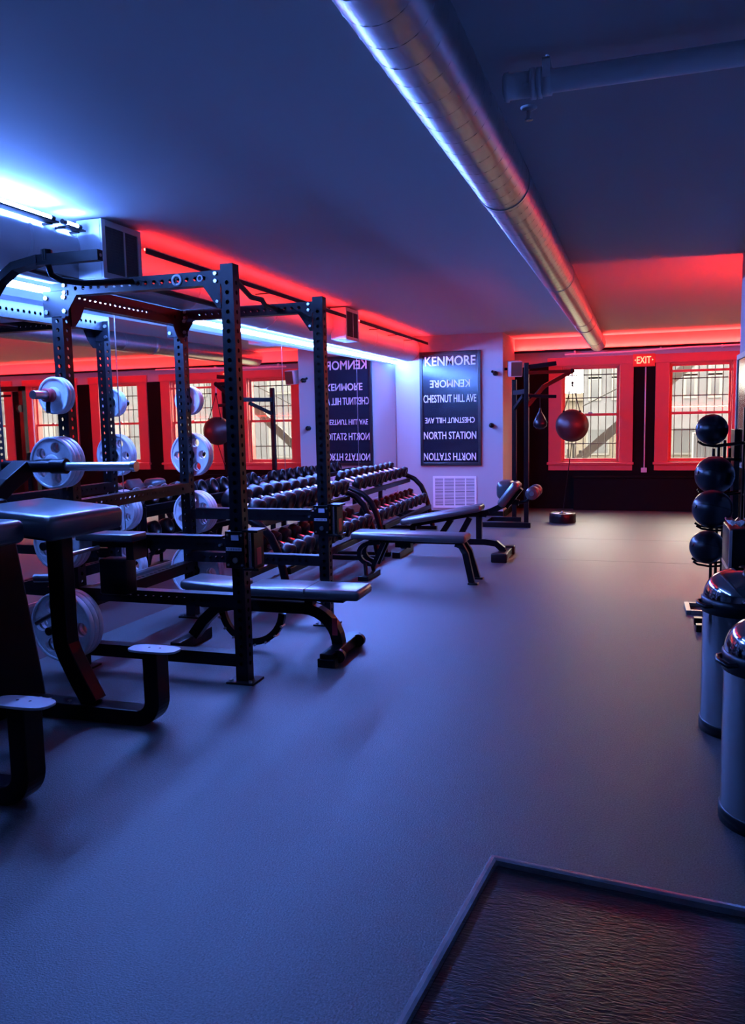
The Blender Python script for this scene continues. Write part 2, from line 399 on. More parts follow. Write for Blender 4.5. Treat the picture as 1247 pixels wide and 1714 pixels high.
led('led_strip', (XR+0.02, YR+0.03, 1.60), (XBAY-0.2, YR+0.03, 1.60), 0.007, 0.007, 'strip_red_return', 'red light strip on the back of the right wall, facing the windows', back=(0, -1, 0))
led('led_strip', (-1.8, YB-0.035, 2.475), (XBAY-0.1, YB-0.035, 2.475), 0.007, 0.007, 'strip_red_back', 'red light strip in the rail along the back wall', back=(0, 1, 0))
for ya_, yb_, lab in ((4.66, 8.38, 'red light strip behind the rail between the two vent boxes'), (8.90, 12.0, 'red light strip behind the rail beyond the far vent box')):
    led('led_strip', (-2.952, ya_, 2.578), (-2.945, yb_, 2.578), 0.006, 0.006, 'strip_red_duct', lab, back=(1, 0, 0))
# ------------------------------------------------------------------ ducts and pipes
def spiral_duct():
    a, b = Vector((-0.612, -2.1, 2.548)), Vector((-0.556, 13.1, 2.548)); R = 0.1215
    r = thing('spiral_duct', (a+b)/2, 'round galvanised spiral duct hanging along the middle of the ceiling', 'duct')
    MB().cyl(a, b, R, n=40).build('pipe', 'galvanised', r)
    t = (b-a).normalized(); u = Vector((0, 0, 1)); wv = t.cross(u); L = (b-a).length
    pitch = 0.13; n = int(L/pitch*22); pts = []
    for i in range(n):
        h = i/n*L; an = 2*math.pi*h/pitch; pts.append(a+t*h+(u*math.cos(an)+wv*math.sin(an))*(R-0.0002))
    MB().tube(pts, 0.0017, n=5).build('spiral_seam', 'galvanised', r)
    for y in (1.2, 3.9, 6.6, 9.3, 12.0):
        p = a+t*((y-a.y)/t.y)
        MB().cyl(p-t*0.012, p+t*0.012, R+0.004, n=40).build('hanger_band', 'steel', r)
        MB().cyl(p+u*R, (p.x, p.y, ZC), 0.004, n=6).build('hanger_rod', 'steel', r)
    p = a+t*((10.0-a.y)/t.y)
    MB().lathe(p, t, [(-0.03, R+0.001), (-0.03, R+0.006), (0.03, R+0.006), (0.03, R+0.001)], 40).build('coupling', 'galvanised', r)
spiral_duct()
def wall_duct():
    c = (-3.245, 2.499); R = 0.1795
    r = thing('wall_duct', (c[0], 5, c[1]), 'white painted round duct running above the mirrors on the left wall', 'duct')
    MB().cyl((c[0]-0.04, Y0+0.05, c[1]), (c[0], YP, c[1]), R, n=40).build('pipe', 'duct_white', r)
    for y in (-0.5, 0.7, 1.9, 3.1, 3.55, 3.8, 5.6, 7.0, 10.0, 11.2):
        x = c[0]-0.04*(YP-y)/14.2
        MB().lathe((x, y, c[1]), (0, 1, 0), [(-0.014, R), (-0.010, R+0.005), (0.010, R+0.005), (0.014, R)], 40).build('joint_band', 'duct_white', r)
    # flat register boxes on the room side
    for ya, yb in ((4.20, 4.60), (8.42, 8.86)):
        xf = -2.95; z0, z1 = 2.335, 2.668
        bx = MB().box((xf-0.16, ya, z0), (xf, yb, z1)).build('register_box', 'duct_white', r, 0.004)
        m = MB(); f = 0.035
        for q0, q1 in (((xf, ya, z0), (xf+0.012, ya+f, z1)), ((xf, yb-f, z0), (xf+0.012, yb, z1)), ((xf, ya+f, z0), (xf+0.012, yb-f, z0+f)), ((xf, ya+f, z1-f), (xf+0.012, yb-f, z1)), ((xf, (ya+yb)/2+0.02, z0+f), (xf+0.010, (ya+yb)/2+0.035, z1-f))):
            m.box(q0, q1)
        m.build('register_frame', 'duct_white', bx, 0.002)
        MB().box((xf, ya+f, z0+f), (xf+0.001, yb-f, z1-f)).build('register_core', 'grille_dark', bx)
        m = MB(); k = ya+f+0.008
        while k < yb-f-0.004:
            m.box((xf+0.001, k, z0+f), (xf+0.009, k+0.003, z1-f)); k += 0.013
        k = z0+f+0.012
        while k < z1-f-0.004:
            m.box((xf+0.001, ya+f, k), (xf+0.006, yb-f, k+0.002)); k += 0.016
        tag(m.build('louvre', 'grille_dark', bx), kind='stuff')
wall_duct()
for ya_, yb_, lab in ((4.64, 8.39, 'thin dark rail along the wall duct between the two vent boxes'), (8.89, 12.03, 'thin dark rail along the wall duct beyond the far vent box')):
    cr = thing('light_rail', (-2.93, (ya_+yb_)/2, 2.55), lab, 'rail', 'rails along the wall duct')
    MB().tube([(-2.932, ya_, 2.563), (-2.925, yb_, 2.563)], 0, flat=(0.004, 0.017, (0, 0, 1))).build('rail', 'satin_black', cr)
    for k in range(1, 4):
        y = ya_+(yb_-ya_)*k/4; MB().box((-3.08, y, 2.552), (-2.93, y+0.012, 2.560)).build('bracket', 'satin_black', cr)

def sprinkler_pipe():
    y, z, R = 2.93, 2.595, 0.037
    r = thing('sprinkler_pipe', (0.2, y, z), 'white painted pipe crossing under the ceiling to the right', 'pipe')
    MB().cyl((-0.44, y, z), (XR, y-0.02, z), R, n=24).build('pipe', 'pipe_white', r)
    MB().lathe((-0.435, y, z), (1, 0, 0), [(0, 0.02), (0, R+0.008), (0.012, R+0.010), (0.012, R+0.004), (0.085, R+0.004), (0.085, R+0.011), (0.102, R+0.011), (0.102, R+0.005), (0.108, R+0.005), (0.108, R+0.011), (0.122, R+0.011), (0.122, R)], 28).build('coupling', 'pipe_white', r)
    x = -0.295
    m = MB(); m.lathe((x-0.014, y, z), (1, 0, 0), [(0, R), (0, R+0.006), (0.028, R+0.006), (0.028, R)], 28)
    hb = m.build('hanger_ring', 'pipe_white', r)
    MB().box((x-0.013, y-0.044, z), (x+0.013, y-0.038, z+0.062)).build('hanger_strap', 'pipe_white', hb)
    MB().box((x-0.013, y+0.038, z), (x+0.013, y+0.044, z+0.062)).build('hanger_strap', 'pipe_white', hb)
    MB().box((x-0.013, y-0.044, z+0.058), (x+0.013, y+0.044, z+0.064)).build('hanger_bridge', 'pipe_white', hb)
    MB().cyl((x, y, z+0.06), (x, y, ZC), 0.006, n=8).build('hanger_rod', 'pipe_white', hb)
sprinkler_pipe()
sp = thing('fire_sprinkler', (-0.41, 3.38, ZC), 'small white sprinkler head on the ceiling beside the duct', 'sprinkler')
MB().lathe((-0.41, 3.38, ZC), (0, 0, -1), [(0, 0.032), (0.004, 0.032), (0.012, 0.018), (0.014, 0.009)], 20).build('escutcheon', 'duct_white', sp)
MB().cyl((-0.41, 3.38, ZC-0.012), (-0.41, 3.38, ZC-0.045), 0.008, n=10).build('stem', 'steel', sp)
MB().lathe((-0.41, 3.38, ZC-0.045), (0, 0, -1), [(0, 0.003), (0, 0.016), (0.003, 0.016), (0.003, 0.003)], 12).build('deflector', 'steel', sp)

# ------------------------------------------------------------------ power rack
def power_rack():
    xf, xb, ya, yb, h = -2.125, -3.235, 4.18, 5.53, 2.345
    hw = 0.0375
    r = thing('power_rack', ((xf+xb)/2, (ya+yb)/2, 0), 'tall black perforated steel power rack with pull-up bars beside the mirrors', 'power rack')
    for x, y in ((xf, ya), (xf, yb), (xb, ya), (xb, yb)):
        u = MB().perf((x, y, 0.012), (x, y, h if x > -3 else 2.312), hw, hw, (1, 0, 0), (1, 1), 0.052, 0.0125, 0.06).build('upright', 'powder_black', r)
        MB().box((x-0.085, y-0.075, 0), (x+0.085, y+0.075, 0.012)).build('foot_plate', 'powder_black', u, 0.002)
        for q in (-1, 1): MB().cyl((x+q*0.06, y-0.055, 0.012), (x+q*0.06, y-0.055, 0.024), 0.011, n=6).build('bolt', 'steel', u)
    for y in (ya, yb):
        for z, nm, hl in ((0.132, 'base_beam', 0), (0.475, 'lower_beam', 1), (2.276, 'top_beam', 1)):
            b = MB().perf((xb+hw, y, z), (xf-hw, y, z), hw, hw, (0, 0, 1), (hl, 0), 0.052, 0.0125, 0.06).build(nm, 'powder_black', r)
            if nm == 'top_beam':
                for x, q in ((xf-hw, -1), (xb+hw, 1)):
                    MB().prism([(x, z-hw), (x+q*0.11, z-hw), (x+q*0.075, z-0.085), (x+q*0.02, z-0.165), (x, z-0.165)], 1, y-hw-0.007, y-hw-0.001).build('gusset', 'powder_black', b)
                    for dx, dz in ((0.028, -0.02), (0.028, 0.02)): MB().cyl((x+q*dx, y-hw-0.012, z+dz), (x+q*dx, y-hw, z+dz), 0.011, n=6).build('bolt', 'steel', b)
                    MB().cyl((x+q*0.02, y-hw-0.013, z-0.13), (x+q*0.02, y-hw, z-0.13), 0.009, n=6).build('bolt', 'steel', b)
    # pale ring badges on the near top beam
    for x, R in ((-2.43, 0.032), (-2.285, 0.019)):
        m = MB(); m.lathe((x, ya-hw-0.002, 2.276), (0, -1, 0), [(0, R*0.6), (0.004, R*0.6), (0.004, R), (0, R)], 24)
        m.build('ring_badge', 'letter_white', r)
    # rear beams along the mirror side
    for z, nm in ((2.255, 'rear_top_beam'), (0.40, 'rear_beam'), (1.0, 'rear_beam')):
        MB().perf((xb, ya+hw, z), (xb, yb-hw, z), hw, hw if z < 2 else 0.055, (0, 0, 1), (1, 1), 0.052, 0.0125, 0.06).build(nm, 'powder_black', r)
    for y, q in ((ya+hw, 1), (yb-hw, -1)):
        MB().prism([(y, 2.20), (y+q*0.13, 2.20), (y+q*0.09, 2.13), (y+q*0.03, 2.07), (y, 2.07)], 0, xb+hw, xb+hw+0.006).build('gusset', 'powder_black', r)
    # bolted plates on the rear post heads
    for y in (ya, yb):
        m = MB().box((xb-hw-0.05, y-hw-0.006, 2.12), (xb+hw+0.05, y-hw, 2.27)); p = m.build('post_bracket', 'powder_black', r, 0.01)
        for dx in (-0.062, 0.062):
            for dz in (2.15, 2.23): MB().cyl((xb+dx, y-hw-0.016, dz), (xb+dx, y-hw-0.006, dz), 0.014, n=6).build('bolt', 'steel', p)
    # pull-up bars
    MB().cyl((-2.76, ya+hw, 2.29), (-2.76, yb-hw, 2.29), 0.018, n=14).build('pull_up_bar', 'powder_black', r)
    MB().tube([(-2.33, ya+hw, 2.30), (-2.33, 4.62, 2.345), (-2.35, 4.72, 2.345), (-2.37, 4.95, 2.285), (-2.40, 5.18, 2.30), (-2.42, 5.27, 2.275), (-2.44, yb-hw, 2.275)], 0.017, n=12).build('pull_up_bar', 'powder_black', r)
    # chin-up outrigger on the camera side
    og = MB().perf((-2.90, 3.60, 2.325), (-2.535, 3.60, 2.325), 0.022, 0.026, (0, 0, 1), (0, 0)).build('chin_up_bar', 'powder_black', r)
    MB().tube([(-2.895, 3.60, 2.325), (-3.05, 3.60, 2.30), (-3.13, 3.58, 2.235), (-3.20, 3.55, 2.12)], 0, flat=(0.022, 0.028, (0, -1, 0.2))).build('angled_grip', 'powder_black', og)
    MB().cyl((-2.53, 3.60, 2.325), (-2.537, 3.60, 2.325), 0.008, n=10).build('end_bolt', 'steel', og)
    MB().cyl((-2.85, 3.60, 2.32), (-2.85, 3.60, 2.375), 0.028, n=6).build('clamp_knob', 'satin_black', og)
    MB().tube([(-2.845, 3.60, 2.30), (-2.845, 3.62, 2.255), (-2.83, 3.68, 2.235), (-2.79, 3.80, 2.235), (-2.74, 4.0, 2.265), (-2.72, ya-hw, 2.29)], 0.016, n=12).build('bent_support', 'powder_black', og)
    MB().tube([(-3.0, 3.6, 2.30), (-3.02, 3.8, 2.30), (-3.02, ya-hw, 2.30)], 0.016, n=12).build('bent_support', 'powder_black', og)
    # safety arms with rubber-topped beams
    for y in (ya, yb):
        ys_ = y+0.0
        b = MB().perf((xb+hw, ys_, 0.80), (xf-hw-0.02, ys_, 0.80), 0.03, 0.036, (0, 0, 1), (1, 0), 0.052, 0.009, 0.06).build('safety_arm', 'powder_black', r)
        MB().box((xb+0.08, ys_-0.032, 0.836), (xf-0.10, ys_+0.032, 0.848)).build('rubber_strip', 'rubber_black', b, 0.002)
        MB().cyl((xf-0.10, ys_-0.06, 0.80), (xf-0.10, ys_+0.05, 0.80), 0.008, n=8).build('lock_pin', 'steel', b)
    # roller trolleys on the two front posts
    for y in (ya, yb):
        t = MB(); zc = 0.775; zz = 0.105
        t.box((xf-hw-0.03, y-hw-0.014, zc-zz), (xf+hw+0.012, y-hw-0.002, zc+zz))
        t.box((xf-hw-0.03, y+hw+0.002, zc-zz), (xf+hw+0.012, y+hw+0.014, zc+zz))
        t.box((xf-hw-0.03, y-hw-0.014, zc+zz-0.012), (xf-hw-0.004, y+hw+0.014, zc+zz))
        tr_ = t.build('roller_trolley', 'satin_black', r, 0.003)
        MB().box((xf+hw+0.004, y-hw-0.02, zc+zz-0.004), (xf+hw+0.10, y+hw+0.03, zc+zz+0.010)).build('top_bracket', 'satin_black', tr_, 0.002)
        MB().box((xf+hw+0.004, y-hw-0.02, zc-zz-0.010), (xf+hw+0.10, y+hw+0.03, zc-zz+0.004)).build('bottom_bracket', 'satin_black', tr_, 0.002)
        MB().cyl((xf+hw+0.034, y-0.012, zc-zz+0.004), (xf+hw+0.034, y-0.012, zc+zz-0.004), 0.022, n=18).build('chrome_roller', 'chrome', tr_)
        MB().box((xf+hw+0.07, y-hw-0.02, zc-zz+0.004), (xf+hw+0.078, y+hw+0.03, zc+zz-0.004)).build('side_plate', 'satin_black', tr_, 0.002)
        MB().box((xf+hw+0.078, y-0.025, zc-zz+0.02), (xf+hw+0.0795, y+0.03, zc+0.01)).build('warning_label', 'label_red', tr_)
        MB().box((xf-0.028, y-hw-0.0155, zc+0.055), (xf+0.018, y-hw-0.014, zc+0.085)).build('small_label', 'label_pale', tr_)
        lb = MB().box((xf-0.062, y-hw-0.0155, zc-0.005), (xf+0.035, y-hw-0.014, zc+0.014)).build('name_label', 'label_pale', tr_)
        m = MB()
        for k in range(9): m.box((xf-0.058+k*0.0102, y-hw-0.0162, zc-0.001), (xf-0.0545+k*0.0102, y-hw-0.0155, zc+0.010))
        tag(m.build('print_marks', 'label_black', lb), kind='stuff')
        MB().cyl((xf-0.005, y-hw-0.022, zc-0.058), (xf-0.005, y-hw-0.014, zc-0.058), 0.016, n=14).build('pop_pin', 'steel', tr_)
        for dx, dz in ((-0.05, 0.085), (0.035, 0.085), (-0.05, -0.085), (0.035, -0.085)):
            MB().cyl((xf+dx, y-hw-0.02, zc+dz), (xf+dx, y-hw-0.014, zc+dz), 0.007, n=6).build('bolt', 'steel', tr_)
    # padded rest block and pull rod on the near safety arm, with the weight block under it
    MB().bbox((-3.08, ya-0.20, 0.825), (-2.70, ya-0.045, 0.868), 0.008).build('rest_pad', 'vinyl_black', r)
    MB().box((-2.75, ya-0.19, 0.72), (-2.70, ya-0.05, 0.826)).build('pad_bracket', 'powder_black', r, 0.003)
    MB().cyl((-2.93, ya-0.19, 0.79), (-2.93, 3.72, 0.79), 0.012, n=10).build('pull_rod', 'steel', r)
    MB().sphere((-2.93, 3.71, 0.79), 0.022, 12, 8).build('rod_knob', 'chrome', r)
    MB().bbox((-2.96, ya-0.16, 0.505), (-2.78, ya-0.045, 0.715), 0.012).build('weight_block', 'satin_black', r)
    # plate pegs on the rear posts
    for (z) in (1.665, 1.275, 0.80, 0.30):
        p = MB().cyl((xb, ya-hw, z), (xb, ya-hw-0.25, z), 0.0245, n=16).build('plate_peg', 'steel' if z > 1.6 else 'powder_black', r)
        MB().cyl((xb, ya-hw, z), (xb, ya-hw-0.012, z), 0.045, n=16).build('peg_collar', 'powder_black', p)
        z2 = {1.665: 1.655, 1.275: 1.245, 0.80: 0.80, 0.30: 0.35}[z]
        p = MB().cyl((xb, yb+hw, z2), (xb, yb+hw+0.22, z2), 0.0245, n=16).build('plate_peg', 'powder_black', r)
        MB().cyl((xb, yb+hw, z2), (xb, yb+hw+0.012, z2), 0.045, n=16).build('peg_collar', 'powder_black', p)
    return r
power_rack()

# ------------------------------------------------------------------ weight plates
def plate_body(R, holes, t):
    """flat disc with round cut-outs, axis along Y, centred on the origin"""
    bm = bmesh.new()
    def ring(cx, cz, r, n):
        vs = [bm.verts.new((cx+r*math.cos(2*math.pi*i/n), -t/2, cz+r*math.sin(2*math.pi*i/n))) for i in range(n)]
        return [bm.edges.new((vs[i], vs[(i+1) % n])) for i in range(n)]
    es = ring(0, 0, R, 48)+ring(0, 0, 0.026, 16)
    if holes:
        n, rad, hr = holes
        for k in range(n): es += ring(rad*math.sin(2*math.pi*k/n), rad*math.cos(2*math.pi*k/n), hr, 16)
    bmesh.ops.triangle_fill(bm, use_beauty=True, use_dissolve=False, edges=es)
    # drop triangles that ended up inside a cut-out
    bad = []
    cuts = [(0, 0, 0.026)]+([(holes[1]*math.sin(2*math.pi*k/holes[0]), holes[1]*math.cos(2*math.pi*k/holes[0]), holes[2]) for k in range(holes[0])] if holes else [])
    for f in bm.faces:
        c = f.calc_center_median()
        if any((c.x-a)**2+(c.z-b)**2 < (q*0.96)**2 for a, b, q in cuts): bad.append(f)
    bmesh.ops.delete(bm, geom=bad, context='FACES')
    g = bmesh.ops.extrude_face_region(bm, geom=list(bm.faces))
    bmesh.ops.translate(bm, vec=(0, t, 0), verts=[e for e in g['geom'] if isinstance(e, bmesh.types.BMVert)])
    bmesh.ops.recalc_face_normals(bm, faces=list(bm.faces))
    bm.verts.index_update()
    m = MB(); m.add([v.co for v in bm.verts], [tuple(v.index for v in f.verts) for f in bm.faces]); bm.free()
    return m
PLATES = {}
def plate_proto(kind):
    R, holes, t = {'small': (0.108, None, 0.016), 'mid': (0.152, (5, 0.092, 0.032), 0.022), 'mid2': (0.165, (6, 0.105, 0.033), 0.022), 'large': (0.212, (6, 0.138, 0.043), 0.026)}[kind]
    r = bpy.data.objects.new('weight_plate', None); C.objects.link(r); r.empty_display_size = 0.1; WL[r.name] = Vector()
    plate_body(R-0.012, holes, t).build('plate_disc', 'plate_grey', r)
    T = t/2+0.008
    MB().lathe((0, 0, 0), (0, 1, 0), [(-T+0.004, R-0.016), (-T, R-0.013), (-T, R-0.003), (-T+0.004, R), (T-0.004, R), (T, R-0.003), (T, R-0.013), (T-0.004, R-0.016), (-T+0.004, R-0.016)], 56).build('rim', 'plate_grey', r)
    MB().lathe((0, 0, 0), (0, 1, 0), [(-T, 0.0255), (-T, 0.044), (-T+0.005, 0.05), (T-0.005, 0.05), (T, 0.044), (T, 0.0255), (-T, 0.0255)], 24).build('hub', 'plate_grey', r)
    PLATES[kind] = [r, 2*T, False]
for k in ('small', 'mid', 'mid2', 'large'): plate_proto(k)
def put_plate(kind, x, y, z, rot, label):
    r, t, used = PLATES[kind]
    o = r if not used else copy_tree(r)
    PLATES[kind][2] = True
    o.location = (x, y, z); o.rotation_euler = (0, rot, 0)
    tag(o, label, 'weight plate', 'weight plates on the power rack pegs')
XB = -3.235
near = [('small', 1.665, 2, 'small solid', 'topmost'), ('mid', 1.275, 3, 'medium holed', 'second-highest'), ('mid2', 0.80, 3, 'medium holed', 'third-highest'), ('large', 0.30, 3, 'large holed', 'lowest')]
far = [('small', 1.655, 2, 'small solid', 'topmost'), ('mid2', 1.245, 2, 'medium holed', 'second-highest'), ('mid2', 0.80, 3, 'medium holed', 'third-highest'), ('large', 0.35, 2, 'large holed', 'lowest')]
for rows, y0, q, where in ((near, 4.18-0.0375-0.014, -1, 'peg facing the camera'), (far, 5.53+0.0375+0.014, 1, 'peg on the far rear post')):
    for kind, z, n, look, rank in rows:
        t = PLATES[kind][1]
        for i in range(n):
            pos = ('outermost', 'innermost', 'middle')[0 if i == n-1 else (1 if i == 0 else 2)]
            put_plate(kind, XB, y0+q*(t/2+i*(t+0.002)), z-0.001, 0.3+z, '%s grey weight plate, %s on the %s %s' % (look, pos, rank, where))
sc = thing('collar_clamp', (XB, 3.99, 1.665), 'dark red spring collar clamped in front of the small plates', 'clamp')
MB().lathe((XB, 4.045, 1.665), (0, -1, 0), [(0, 0.0255), (0, 0.04), (0.045, 0.04), (0.045, 0.0255)], 20).build('collar_ring', 'label_red', sc)
MB().tube([(XB, 4.02, 1.63), (XB+0.004, 4.01, 1.60), (XB+0.012, 4.0, 1.565)], 0.013, n=8).build('lever', 'satin_black', sc)

# ------------------------------------------------------------------ plate-loaded seat machine at the left edge
def seat_machine():
    r = thing('seat_machine', (-2.8, 3.2, 0), 'black padded strength machine with two pale footrests at the left edge', 'gym machine')
    for y, z, xc in ((3.44, 0.395, -2.235), (2.56, 0.425, -2.265)):
        pts = [(-3.15, y, 0.045), (-2.55, y, 0.045)]+[(xc-0.09+0.09*math.sin(math.radians(a)), y, 0.135-0.09*math.cos(math.radians(a))) for a in range(0, 91, 10)]+[(xc, y, z-0.012)]
        b = MB().tube(pts, 0, flat=(0.062, 0.04, (0, 1, 0))) if False else MB().tube(pts, 0, flat=(0.04, 0.055, (0, 1, 0)))
        bm_ = b.build('foot_frame', 'satin_black', r, 0.006)
        # footplate: rounded oblong, slightly dished
        pl = []
        for i in range(28):
            a = 2*math.pi*i/28; ca, sa = math.cos(a), math.sin(a)
            pl.append((xc+0.135*math.copysign(abs(ca)**0.65, ca), y-0.005+0.062*math.copysign(abs(sa)**0.65, sa)))
        m = MB(); m.prism(pl, 2, z-0.012, z); fp = m.build('footplate', 'steel_footplate', r, 0.003)
        for dx in (-0.03, 0.03): MB().cyl((xc+dx, y, z), (xc+dx, y, z+0.002), 0.006, n=8).build('screw', 'chrome', fp)
        for dx in (-2.92, -2.86, -2.74): MB().cyl((dx, y-0.02, 0.085), (dx, y-0.02, 0.092), 0.011, n=8).build('bolt', 'steel', bm_)
    MB().tube([(-3.10, 2.50, 0.045), (-3.10, 3.50, 0.045)], 0, flat=(0.05, 0.04, (0, 0, 1))).build('base_beam', 'satin_black', r, 0.004)
    # bent post that carries the pad
    MB().tube([(-2.61, 3.45, 0.085), (-2.67, 3.45, 0.19), (-2.735, 3.45, 0.315), (-2.76, 3.45, 0.38), (-2.765, 3.45, 0.45), (-2.765, 3.45, 1.0)], 0, flat=(0.047, 0.045, (0, 1, 0))).build('pad_post', 'satin_black', r, 0.006)
    # thick seat pad, two cushions
    M = Matrix.Translation((-2.79, 3.39, 1.035)) @ Matrix.Rotation(math.radians(-3.5), 4, 'Z') @ Matrix.Rotation(math.radians(4), 4, 'Y')
    MB().bbox((-0.26, -0.26, -0.06), (0.27, 0.27, 0.06), 0.035, M, 4).build('seat_pad', 'vinyl_black', r)
    M2 = Matrix.Translation((-2.90, 2.96, 1.02)) @ Matrix.Rotation(math.radians(-3.5), 4, 'Z')
    MB().bbox((-0.28, -0.15, -0.06), (0.24, 0.15, 0.05), 0.035, M2, 4).build('seat_pad', 'vinyl_black', r)
    # tower
    m = MB(); m.add([(-3.50, 2.9, 0.03), (-3.02, 2.9, 0.03), (-3.02, 3.60, 0.03), (-3.50, 3.60, 0.03), (-3.46, 3.0, 1.12), (-3.10, 3.0, 1.12), (-3.10, 3.50, 1.12), (-3.46, 3.50, 1.12)],
                    [(0, 3, 2, 1), (4, 5, 6, 7), (0, 1, 5, 4), (1, 2, 6, 5), (2, 3, 7, 6), (3, 0, 4, 7)])
    m.build('tower_shroud', 'satin_black', r, 0.02)
    Mb = Matrix.Translation((-3.28, 3.1, 1.24)) @ Matrix.Rotation(math.radians(-28), 4, 'Y')
    MB().bbox((-0.05, -0.2, -0.16), (0.05, 0.2, 0.20), 0.03, Mb, 4).build('back_pad', 'vinyl_black', r)
    # loading arm and smooth sleeve
    MB().tube([(-3.25, 3.45, 1.05), (-3.22, 3.60, 1.18), (-3.2, 3.74, 1.265)], 0, flat=(0.045, 0.05, (1, 0, 0))).build('loading_arm', 'satin_black', r, 0.005)
    s = MB().cyl((-3.36, 3.78, 1.268), (-2.52, 3.78, 1.268), 0.0245, n=20).build('weight_sleeve', 'steel', r)
    MB().cyl((-3.36, 3.78, 1.268), (-2.96, 3.78, 1.268), 0.033, n=20).build('sleeve_sheath', 'satin_black', s)
    MB().cyl((-3.04, 3.78, 1.268), (-2.95, 3.78, 1.268), 0.040, n=20).build('sleeve_collar', 'satin_black', s)
    MB().cyl((-2.535, 3.78, 1.268), (-2.51, 3.78, 1.268), 0.028, n=20).build('end_cap', 'chrome', s)
    MB().cyl((-3.10, 3.64, 0.42), (-2.84, 3.64, 0.56), 0.014, n=10).build('grip_rod', 'steel', r)
    MB().cyl((-3.06, 3.60, 0.68), (-2.92, 3.64, 0.68), 0.022, n=12).build('side_peg', 'steel', r)
mat('steel_footplate', (0.40, 0.41, 0.44), 0.4, metal=0.3, bump=(300, 0.2, 0.0006))
seat_machine()

# ------------------------------------------------------------------ benches
def incline_bench():
    r = thing('adjustable_bench', (-2.2, 4.80, 0), 'black adjustable bench standing inside the power rack', 'bench')
    y = 4.80
    MB().bbox((-2.36, y-0.145, 0.385), (-1.585, y+0.145, 0.45), 0.026, None, 4).build('back_pad', 'vinyl_black', r)
    MB().bbox((-1.945, y-0.1455, 0.42), (-1.94, y+0.1455, 0.4515), 0.001).build('pad_seam', 'rubber_black', r)
    M = Matrix.Translation((-2.62, y, 0.43)) @ Matrix.Rotation(math.radians(3), 4, 'Y')
    MB().bbox((-0.20, -0.145, -0.03), (0.20, 0.145, 0.03), 0.025, M, 4).build('seat_pad', 'vinyl_black', r)
    MB().box((-2.78, y-0.04, 0.35), (-1.72, y+0.04, 0.378)).build('pad_rail', 'satin_black', r, 0.004)
    pts = [(-2.80, y, 0.075), (-2.72, y, 0.18), (-2.62, y, 0.27), (-2.5, y, 0.30), (-2.06, y, 0.30)]+[(-2.0+0.23*math.sin(math.radians(a)), y, 0.07+0.23*math.cos(math.radians(a))) for a in range(0, 91, 12)]+[(-1.77, y, 0.075)]
    MB().tube(pts, 0, flat=(0.036, 0.038, (0, 1, 0))).build('spine', 'satin_black', r, 0.004)
    MB().box((-1.985, y-0.035, 0.30), (-1.93, y+0.035, 0.36)).build('pad_support', 'satin_black', r)
    MB().box((-2.60, y-0.035, 0.28), (-2.54, y+0.035, 0.405)).build('pad_support', 'satin_black', r)
    m = MB().tube(arc((-2.37, 0.27), 0.215, 180, 355, 22, 'xz', y), 0, flat=(0.022, 0.016, (0, 1, 0)))
    ld = m.build('adjustment_ladder', 'satin_black', r)
    for a in range(195, 350, 20):
        p = Vector((-2.37+0.235*math.cos(math.radians(a)), y, 0.27+0.235*math.sin(math.radians(a))))
        MB().cyl(p-Vector((0, 0.03, 0)), p+Vector((0, 0.03, 0)), 0.008, n=8).build('rung', 'steel', ld)
    MB().box((-1.80, y-0.27, 0.018), (-1.715, y+0.27, 0.085)).build('front_foot', 'satin_black', r, 0.006)
    for q in (-1, 1):
        MB().box((-1.815, y+q*0.24-0.035, 0), (-1.70, y+q*0.24+0.035, 0.055)).build('foot_cap', 'rubber_black', r, 0.008)
        MB().cyl((-1.70, y+q*0.19-0.016, 0.055), (-1.70, y+q*0.19+0.016, 0.055), 0.04, n=18).build('wheel', 'rubber_black', r)
    MB().box((-2.86, y-0.22, 0.0), (-2.79, y+0.22, 0.075)).build('rear_foot', 'satin_black', r, 0.006)
    MB().box((-1.80, y-0.040, 0.14), (-1.765, y-0.0385, 0.25)).build('name_label', 'label_red', r)
incline_bench()
